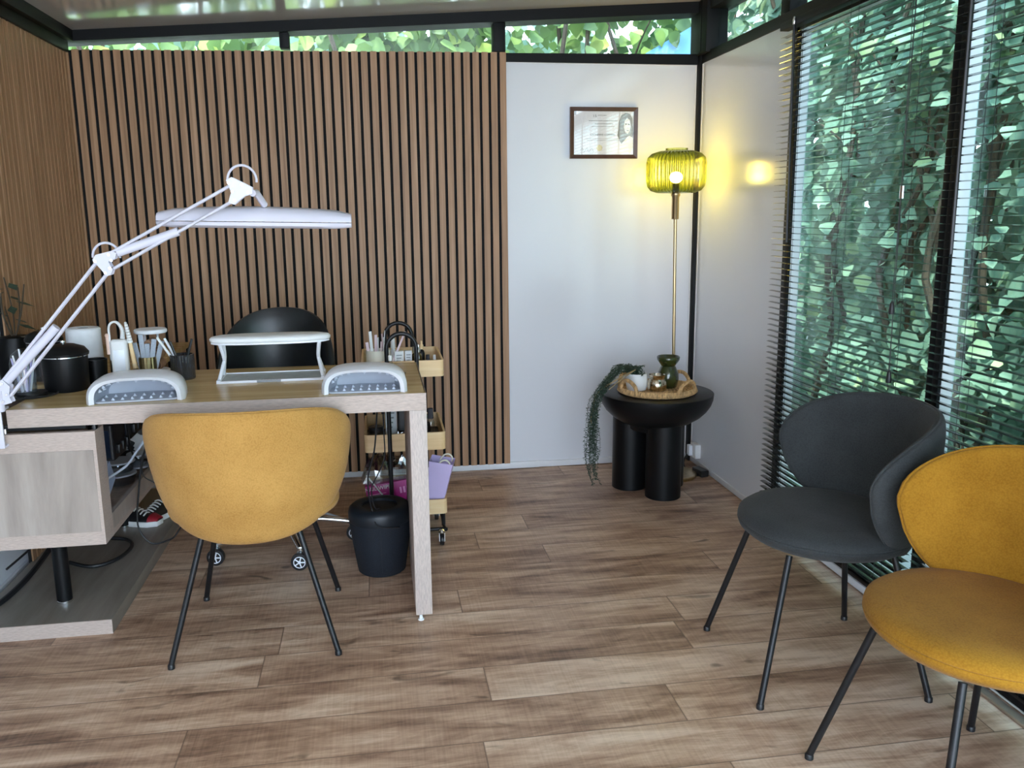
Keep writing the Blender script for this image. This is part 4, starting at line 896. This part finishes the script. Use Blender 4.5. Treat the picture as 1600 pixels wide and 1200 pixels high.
crumple('cellophane', 'crumpled clear cellophane in the middle tray of the trolley', (.10, 3.37, f2+.001), .05, .03, .06, 5)
bottle('clear bottle with a dark red cap in the middle tray, right of the desk leg', .205, 3.45, f2, .016, .13, 'clear', 'print_dark', .8)
bottle('black bottle in the middle tray at its right end', .190, 3.52, f2, .018, .09, 'black_satin', 'chrome', .7)
# bottom tray
f3 = TZ[2]-TH[2]+.008
t = thing('carton', 'magenta carton of nail wipes tilted in the bottom tray, with white lettering', 'box', (.036, 3.42, f3+.055), 0)
t.rotation_euler = (-.10, -.12, .03)
MB().box(-.10, .10, -.045, .05, -.03, .055).build('box', M['magenta'], t, bevel=.001)
text('lettering', 'NAIL WIPES', .022, (-.045, -.0455, .040), (PI/2, 0, 0), M['matte_white'], t)
b = MB()
for k in range(4): b.box(.035+.014*k, .043+.014*k, -.0462, -.0455, .005, .030)
b.box(-.09, -.02, -.0462, -.0455, .016, .019).box(-.06, -.01, -.0462, -.0455, .004, .007); b.build('small_print', mat('pink_print', srgb('E38FC4'), .5), t, smooth=False)
crumple('cellophane', 'large crumpled cellophane bag on top of the magenta carton in the bottom tray', (.02, 3.47, f3+.10), .10, .06, .11, 8)
t = thing('spatula', 'white stick poking out of the cellophane in the bottom tray', 'stick', (-.03, 3.36, f3+.07)); MB().tube([(-.03, 0, .085), (.03, .0, .0)], .003, 8).build('stick', M['matte_white'], t)
t = thing('paper_bag', 'open lilac paper gift bag with rope handles in the bottom tray', 'bag', (.212, 3.38, f3+.002), -.25)
t.rotation_euler = (0, .16, -.2)
b = MB(); w0, d0, w1, d1, h_ = .028, .035, .048, .05, .20
for (a, c) in (((-w0, -d0), (w0, -d0)), ((w0, -d0), (w0, d0)), ((w0, d0), (-w0, d0)), ((-w0, d0), (-w0, -d0))):
    A = [(a[0], a[1], 0), (c[0], c[1], 0), (c[0]*w1/w0, c[1]*d1/d0, h_), (a[0]*w1/w0, a[1]*d1/d0, h_)]
    n_ = Vector((-(a[0]+c[0]), -(a[1]+c[1]), 0)).normalized()*.0008; b.add([Vector(p) for p in A]+[Vector(p)+n_ for p in A], [(0, 1, 2, 3), (7, 6, 5, 4), (0, 4, 5, 1), (1, 5, 6, 2), (2, 6, 7, 3), (3, 7, 4, 0)])
b.box(-w0, w0, -d0, d0, 0, .001); b.build('bag', M['lilac'], t, smooth=False)
for s in (-1, 1): MB().tube([(-.012, s*.044, h_-.015), (.0, s*.046, h_+.006), (.018, s*.046, h_+.014), (.034, s*.046, h_+.004), (.036, s*.044, h_-.015)], .0035, 8, 5).build('rope_handle', M['cream'], t)

# ------------------------------------------------------------------ bin
t = thing('waste_bin', 'dark navy knitted waste bin with a smooth rim, under the right end of the desk', 'bin', (-.012, 3.082, 0))
MB().lathe([(0, 0), (.080, 0), (.087, .006), (.100, .09), (.111, .17), (.1135, .20), (.1135, .202)], n=64).build('body', M['bin'], t, ang=50)
MB().lathe([(.1145, .200), (.1155, .203), (.1155, .232), (.112, .246), (.100, .256), (.075, .258), (.066, .254), (.066, .235)], n=64, cap=False).build('rim', M['bin_rim'], t, ang=50)
MB().lathe([(0, .240), (.068, .240), (.068, .244), (0, .246)], n=48).build('lid', M['black_plastic'], t)
MB().box(-.0008, .0008, -.101, -.098, .02, .19, rot=Matrix.Rotation(.135, 3, 'X'), c=(0, -.0985, .09)).build('seam', M['bin_rim'], t, smooth=False)

# ------------------------------------------------------------------ cables
def cable(label, pts, r=.003, m_='cable', n_='cable', g=None):
    o = MB().tube(pts, r, 8, 8).build(n_, M[m_]); return tag(o, label, 'cable', g)
cable('black cable hanging in a long loop between the cabinet and the yellow chair', [(-.80, 2.97, .700), (-.770, 2.95, .60), (-.775, 2.95, .54), (-.789, 2.95, .50), (-.806, 2.95, .41), (-.822, 2.95, .277), (-.787, 2.95, .210), (-.735, 2.95, .213), (-.697, 2.95, .240), (-.66, 3.0, .33), (-.60, 3.02, .655)])
cable('second black cable looping from the power block towards the knee space', [(-.86, 3.07, .60), (-.835, 3.0, .53), (-.80, 2.96, .50), (-.775, 2.96, .56), (-.79, 2.97, .70)])
cable('thin black cable crossing behind the hanging loop beside the cabinet', [(-.775, 2.98, .55), (-.80, 2.98, .46), (-.775, 2.98, .42), (-.70, 3.0, .40), (-.62, 3.05, .70)], .002)
cable('pale blue cable drooping across the cabinet opening', [(-.775, 3.02, .64), (-.78, 3.0, .575), (-.81, 2.97, .525), (-.835, 2.93, .49), (-.88, 2.88, .465)], .004, 'white_cable')
cable('thick black cable curling on the floor slab under the cabinet', [(-1.14, 3.20, .062), (-1.05, 3.16, .056), (-.98, 3.22, .056), (-.96, 3.34, .056), (-1.0, 3.42, .056), (-1.08, 3.44, .060)], .007)
cable('black cable bundle falling to the floor along the left wall under the cabinet', [(-1.20, 3.50, .336), (-1.19, 3.42, .22), (-1.22, 3.35, .12), (-1.24, 3.15, .065), (-1.25, 2.95, .056), (-1.28, 2.8, .055)], .010)
cable('thin black cable along the left wall behind the bundle', [(-1.23, 3.40, .335), (-1.225, 3.36, .20), (-1.24, 3.2, .15), (-1.27, 3.0, .13)], .004)
cable('black cable draped over the bin lid, left strand', [(-.002, 3.02, .700), (-.020, 2.99, .50), (-.049, 2.985, .385), (-.045, 2.99, .29), (-.040, 3.0, .262), (-.028, 2.965, .22), (.0, 2.964, .204), (.055, 2.978, .196)], .0028)
cable('black cable draped over the bin lid, right strand', [(.013, 3.02, .700), (.013, 2.99, .55), (.012, 2.985, .46), (-.012, 2.985, .40), (-.038, 2.985, .345), (-.030, 3.0, .27), (-.012, 3.01, .262)], .0022)
cable('short black cable under the desk top by the trolley', [(.02, 3.06, .700), (-.03, 3.07, .672), (-.07, 3.08, .66), (-.12, 3.10, .665), (-.16, 3.12, .70)], .0025)
cable('pale grey cable on the floor running to the back of the bin', [(-.45, 3.86, .006), (-.34, 3.80, .006), (-.26, 3.74, .006), (-.15, 3.60, .006), (-.08, 3.42, .006), (-.06, 3.2, .006)], .006, 'white_cable')

# ------------------------------------------------------------------ side table corner
t = thing('side_table', 'black side table with a half-dome top on three thick cylinder legs', 'side table', (1.275, 3.790, 0))
pr = [(0, .305), (.12, .306)]+[(.262*math.cos(a), .472-.165*math.sin(a)) for a in [math.radians(q) for q in (62, 50, 38, 27, 17, 8, 0)]]+[(.262, .476), (.258, .479), (0, .479)]
MB().lathe(pr, n=80).build('dome_top', M['black_satin'], t, ang=40)
for (x, y) in ((.012, -.088), (-.098, .085), (.088, .085)):
    MB().lathe([(.0, 0), (.080, 0), (.082, .002), (.082, .36), (.0, .36)], (x, y, 0), 48).build('leg', M['black_satin'], t)
t = thing('wicker_tray', 'round woven seagrass tray with looped handles on the black side table', 'tray', (1.273, 3.772, .479), .1)
b = MB(); b.lathe([(0, .002), (.165, .002), (.165, .008), (0, .008)], n=48); b.build('base', M['rope'], t)
b = MB(); n = 110
for k in range(n):
    a = 2*PI*k/n; c, s = math.cos(a), math.sin(a); q = a+.05
    b.tube([(.160*c, .160*s, .004), (.180*math.cos(q), .180*math.sin(q), .014), (.172*math.cos(q), .172*math.sin(q), .030)], .0052, 5)
b.lathe([(.160, .003), (.178, .006), (.181, .016), (.172, .030), (.164, .028), (.158, .010)], n=64, cap=False)
b.build('coiled_rim', M['rope'], t)
b = MB()
for q in range(9): b.tube([((.03+.016*q)*math.cos(a), (.03+.016*q)*math.sin(a), .0095) for a in [k*2*PI/40 for k in range(41)]], .005, 5)
b.build('woven_floor', M['rope'], t)
for a0 in (-164, -62, 28, 128):
    a0 = math.radians(a0); pts = []
    for k in range(11):
        q = PI*k/10; a = a0+.33*math.cos(q); pts.append((.176*math.cos(a), .176*math.sin(a), .022+.052*math.sin(q)))
    b = MB().tube(pts, .0075, 8, 3)
    for k in range(26):
        f = k/25*(len(pts)-1); i = min(int(f), len(pts)-2); p = Vector(pts[i]).lerp(Vector(pts[i+1]), f-i); d = (Vector(pts[i+1])-Vector(pts[i])).normalized()
        b.lathe([(.0088, -.0022), (.0098, 0), (.0088, .0022)], p, 8, cap=False, ax=d.to_track_quat('Z', 'Y').to_matrix() @ Matrix.Rotation(.3, 3, 'X'))
    b.build('rope_handle', M['rope'], t)
zt = .490
t = thing('flower_pot', 'small white ceramic pot on the wicker tray, with a trailing fern', 'pot', (1.178, 3.785, zt))
MB().lathe([(0, 0), (.036, 0), (.044, .004), (.050, .03), (.050, .055), (.045, .080), (.0415, .080), (.046, .055), (.044, .02), (.03, .01), (0, .01)], n=48, cap=False).build('pot', M['matte_white'], t)
MB().lathe([(0, .066), (.042, .066), (.042, .06)], n=32).build('soil', M['soil'], t)
t = thing('trailing_plant', 'trailing fern-like plant spilling left out of the white pot down past the table edge', 'plant', (1.175, 3.785, zt+.07))
rr = random.Random(21); stems = MB(); lv = MB()
for k in range(64):
    long_ = k < 30
    if long_:
        s0 = Vector((rr.uniform(-.035, .02), rr.uniform(-.03, .02), 0)); ex = rr.uniform(-.19, -.235); ey = rr.uniform(-.10, .0); dz = rr.uniform(.15, .455) if k > 4 else rr.uniform(.38, .46)
        mid = rr.uniform(.03, .055)
        P_ = spline([s0, s0+Vector((-.04, rr.uniform(-.02, .01), mid)), Vector((-.10, ey*.5+.01, .02+rr.uniform(-.01, .03))), Vector((ex*.88, ey, -.055+rr.uniform(-.02, .02))), Vector((ex-.005, ey, -.14)), Vector((ex+rr.uniform(-.03, .02), ey+rr.uniform(-.02, .02), -.14-(dz*.5))), Vector((ex+rr.uniform(-.018, .018), ey, -.10-dz*.88))], 6)
    else:
        a = rr.uniform(0, 6.28); ln = rr.uniform(.03, .08)
        P_ = spline([Vector((0, 0, 0)), Vector((math.cos(a)*ln*.5-.01, math.sin(a)*ln*.4, rr.uniform(.02, .045))), Vector((math.cos(a)*ln-.012, math.sin(a)*ln*.8-.01, rr.uniform(.0, .05)))], 6)
    stems.tube(P_, .0007, 4)
    tot = 0
    for i in range(len(P_)-1):
        seg = (P_[i+1]-P_[i]); m_ = max(2, int(seg.length/.0042))
        for j in range(m_):
            p = P_[i]+seg*(j/m_); a = rr.uniform(0, 6.28); d = Vector((math.cos(a), math.sin(a), rr.uniform(-.6, .3))).normalized(); L_ = rr.uniform(.008, .0135)
            sd_ = d.cross(Vector((rr.uniform(-1, 1), rr.uniform(-1, 1), 1))).normalized()*.0026
            lv.add([p, p+d*L_*.5+sd_, p+d*L_, p+d*L_*.5-sd_], [(0, 1, 2, 3)])
stems.build('stems', M['fern'], t); lv.build('leaves', M['fern'], t, smooth=False)
MB().tube([(-.02, -.03, .03), (-.10, -.06, .0), (-.20, -.07, -.06), (-.222, -.07, -.14), (-.228, -.065, -.19), (-.218, -.065, -.215)], .0028, 6, 6).tube([(-.02, -.05, .035), (-.09, -.075, .0), (-.15, -.08, -.045)], .0022, 6, 5).build('dry_stems', M['straw'], t)
t = thing('votive_holder', 'crackled silver mercury-glass votive holder on the wicker tray', 'candle holder', (1.262, 3.745, zt))
MB().lathe([(0, 0), (.030, 0), (.042, .008), (.0455, .028), (.043, .046), (.034, .058), (.036, .070), (.040, .078), (.037, .078), (.031, .060), (.039, .045), (.040, .02), (0, .01)], n=48, cap=False, fx=lambda a, z: 1+.012*math.sin(7*a+60*z)+.01*math.sin(11*a-130*z)).build('body', M['mercury'], t)
t = thing('vase', 'olive green glazed hourglass vase on the wicker tray in front of the lamp pole', 'vase', (1.338, 3.815, zt))
MB().lathe([(0, 0), (.036, 0), (.042, .006), (.050, .04), (.048, .07), (.036, .098), (.032, .104), (.040, .116), (.0515, .132), (.0535, .146), (.050, .149), (.046, .142), (.036, .122), (.026, .106), (.03, .09), (0, .08)], n=56, cap=False).build('body', M['green_glaze'], t, ang=60)

# ------------------------------------------------------------------ floor lamp
LX, LY = 1.425, 4.00
t = thing('floor_lamp', 'lit brass floor lamp with a ribbed olive glass shade in the back right corner', 'lamp', (LX+.012, LY, 0))
MB().lathe([(0, 0), (.120, 0), (.122, .004), (.122, .014), (.118, .018), (.012, .020), (.010, .03), (0, .03)], n=56).build('base', M['brass'], t)
MB().tube([(.0, 0, .02), (-.018, 0, 1.28)], .0075, 16).build('pole', M['brass'], t)
MB().lathe([(.0, 1.262), (.016, 1.262), (.0175, 1.265), (.0175, 1.365), (.022, 1.372), (.022, 1.380), (0, 1.381)], (-.019, 0, 0), 28).build('socket_sleeve', M['brass'], t)
pr = [(.035, 1.382), (.085, 1.384), (.115, 1.394), (.131, 1.415), (.1365, 1.445), (.1365, 1.52), (.131, 1.545), (.113, 1.563), (.080, 1.574), (.050, 1.577), (.050, 1.587)]
def ripple(a, z): return 1+.026*math.cos(42*a)
sh = MB().lathe([(r, z) for r, z in pr]+[(r-.003, z) for r, z in reversed(pr)], (-.019, 0, 0), 384, cap=False, fx=ripple).build('lamp_shade', M['shade'], t, ang=70)
bu = MB().ball((-.019, 0, 1.455), .030, 24, 16, (1, 1, .85)).build('bulb', mat('lit_bulb', (1, .85, .5), .3, emit=(1, .78, .42), es=45), t)
MB().lathe([(0, 1.38), (.016, 1.38), (.016, 1.428), (0, 1.43)], (-.019, 0, 0), 20).build('lamp_holder', M['black_plastic'], t)
pl = bpy.data.lights.new('bulb_light', 'POINT'); pl.energy = 1.3; pl.color = (1, .66, .36); pl.shadow_soft_size = .03
po = bpy.data.objects.new('bulb_light', pl); col.objects.link(po); po.parent = t; po.location = (-.019, 0, 1.495)
# wall socket with plug and its cable
t = thing('wall_socket', 'white double socket low on the right wall beside the corner', 'socket', (1.622, 4.13, .085))
MB().rbox(-.030, 0, -.036, .036, -.036, .036, .003, 3, .002).build('box', M['matte_white'], t)
MB().rbox(-.050, -.030, .0, .034, -.028, .026, .004, 3, .002).build('plug', M['white_plastic'], t)
cable('black plug lead trailing from the wall socket behind the side table', [(1.57, 4.147, .06), (1.545, 4.13, .03), (1.53, 4.06, .012), (1.55, 3.96, .008), (1.585, 3.95, .012)], .005)
t = thing('power_adapter', 'black power adapter lying against the right baseboard by the socket', 'adapter', (1.575, 3.98, .0), .2)
MB().rbox(-.022, .022, -.05, .04, .002, .034, .006, 3, .003).build('body', M['black_plastic'], t)

# ------------------------------------------------------------------ framed certificate
t = thing('framed_certificate', 'landscape certificate with a grey portrait in a dark brown frame on the white wall', 'picture frame', (1.137, 4.271, 1.677))
W2, H2 = .169, .121
b = MB(); o_ = [(-W2, -H2), (W2, -H2), (W2, H2), (-W2, H2)]; i_ = [(-W2+.019, -H2+.019), (W2-.019, -H2+.019), (W2-.019, H2-.019), (-W2+.019, H2-.019)]
loops = []
for k in range(4):
    a, c, e, g_ = o_[k], o_[(k+1) % 4], i_[(k+1) % 4], i_[k]
    vs = [(a[0], -.001, a[1]), (c[0], -.001, c[1]), (c[0], -.018, c[1]), (a[0], -.018, a[1]), (g_[0], -.001, g_[1]), (e[0], -.001, e[1]), (e[0], -.013, e[1]), (g_[0], -.013, g_[1])]
    b.add(vs, [(0, 1, 2, 3), (3, 2, 6, 7), (7, 6, 5, 4), (0, 4, 5, 1)])
b.build('frame', M['dark_wood'], t, smooth=False)
pg = MB().box(-W2+.018, W2-.018, -.008, -.004, -H2+.018, H2-.018).build('certificate_page', mat('certificate_paper', srgb('E9E9F0'), .35, var=.03, coat=.5), t, smooth=False)
yp = -.0084
def flat2(pts, m_, n_, yy=yp): return MB().flat(pts, lambda p: (p[0], yy, p[1]), (0, .0003, 0)).build(n_, M[m_], pg, smooth=False)
flat2([(.078, -.028), (.068, -.010), (.074, .02), (.076, .055), (.088, .085), (.108, .096), (.130, .092), (.144, .068), (.147, .03), (.149, .0), (.146, -.02), (.128, -.012), (.10, -.045), (.088, -.05)], 'print_mid', 'portrait_hair')
flat2([(.100, .028), (.104, .058), (.116, .072), (.130, .062), (.135, .035), (.130, .008), (.120, -.004), (.108, .004)], 'paper_white', 'portrait_face', yp-.0003)
flat2([(.092, -.100), (.082, -.060), (.104, -.035), (.118, -.018), (.130, -.012), (.147, -.024), (.150, -.100)], 'matte_white', 'portrait_blouse', yp-.0003)
flat2([(.107, .044), (.115, .046), (.115, .041), (.108, .040)], 'print_grey', 'portrait_eye', yp-.0006); flat2([(.122, .045), (.130, .042), (.129, .038), (.122, .040)], 'print_grey', 'portrait_eye', yp-.0006)
flat2([(.112, .014), (.120, .016), (.127, .013), (.119, .010)], 'print_mid', 'portrait_mouth', yp-.0006)
text('lettering', 'I S', .016, (-.045, yp, .080), (PI/2, 0, 0), M['print_grey'], pg)
text('lettering', 'CATHERINE COMPERE', .0125, (-.005, yp, -.008), (PI/2, 0, 0), M['print_grey'], pg)
b = MB(); rr = random.Random(5)
for (z, x0, x1, h_) in ((.056, -.075, .062, .0035), (.042, -.045, .04, .0035), (.030, -.06, .055, .002), (-.028, -.09, .09, .0018), (-.036, -.085, .08, .0018), (.082, -.03, .012, .003)):
    x = x0
    while x < x1: w_ = rr.uniform(.004, .011); b.box(x, x+w_, yp, yp+.0003, z, z+h_); x += w_+.002
b.build('print_lines', M['print_mid'], pg, smooth=False)
MB().lathe([(0, 0), (.015, 0), (.015, .0008), (0, .001)], (-.022, yp+.0004, -.070), 28, fx=lambda a, z: 1+.04*math.cos(20*a), ax=Matrix.Rotation(PI/2, 3, 'X')).build('gold_seal', M['brass'], pg)
flat2([(-.150, .085), (-.138, .085), (-.138, .103), (-.150, .103)], 'print_mid', 'corner_mark')
MB().tube([(-.115+.008*k, yp, -.080+.010*math.sin(k*2.1)) for k in range(9)], .0005, 4, 4).build('signature', M['print_grey'], pg)
g = MB().box(-W2+.018, W2-.018, -.0105, -.0100, -H2+.018, H2-.018).build('glass', clear('frame_glass', (1, 1, 1), .05, .01), t, smooth=False)
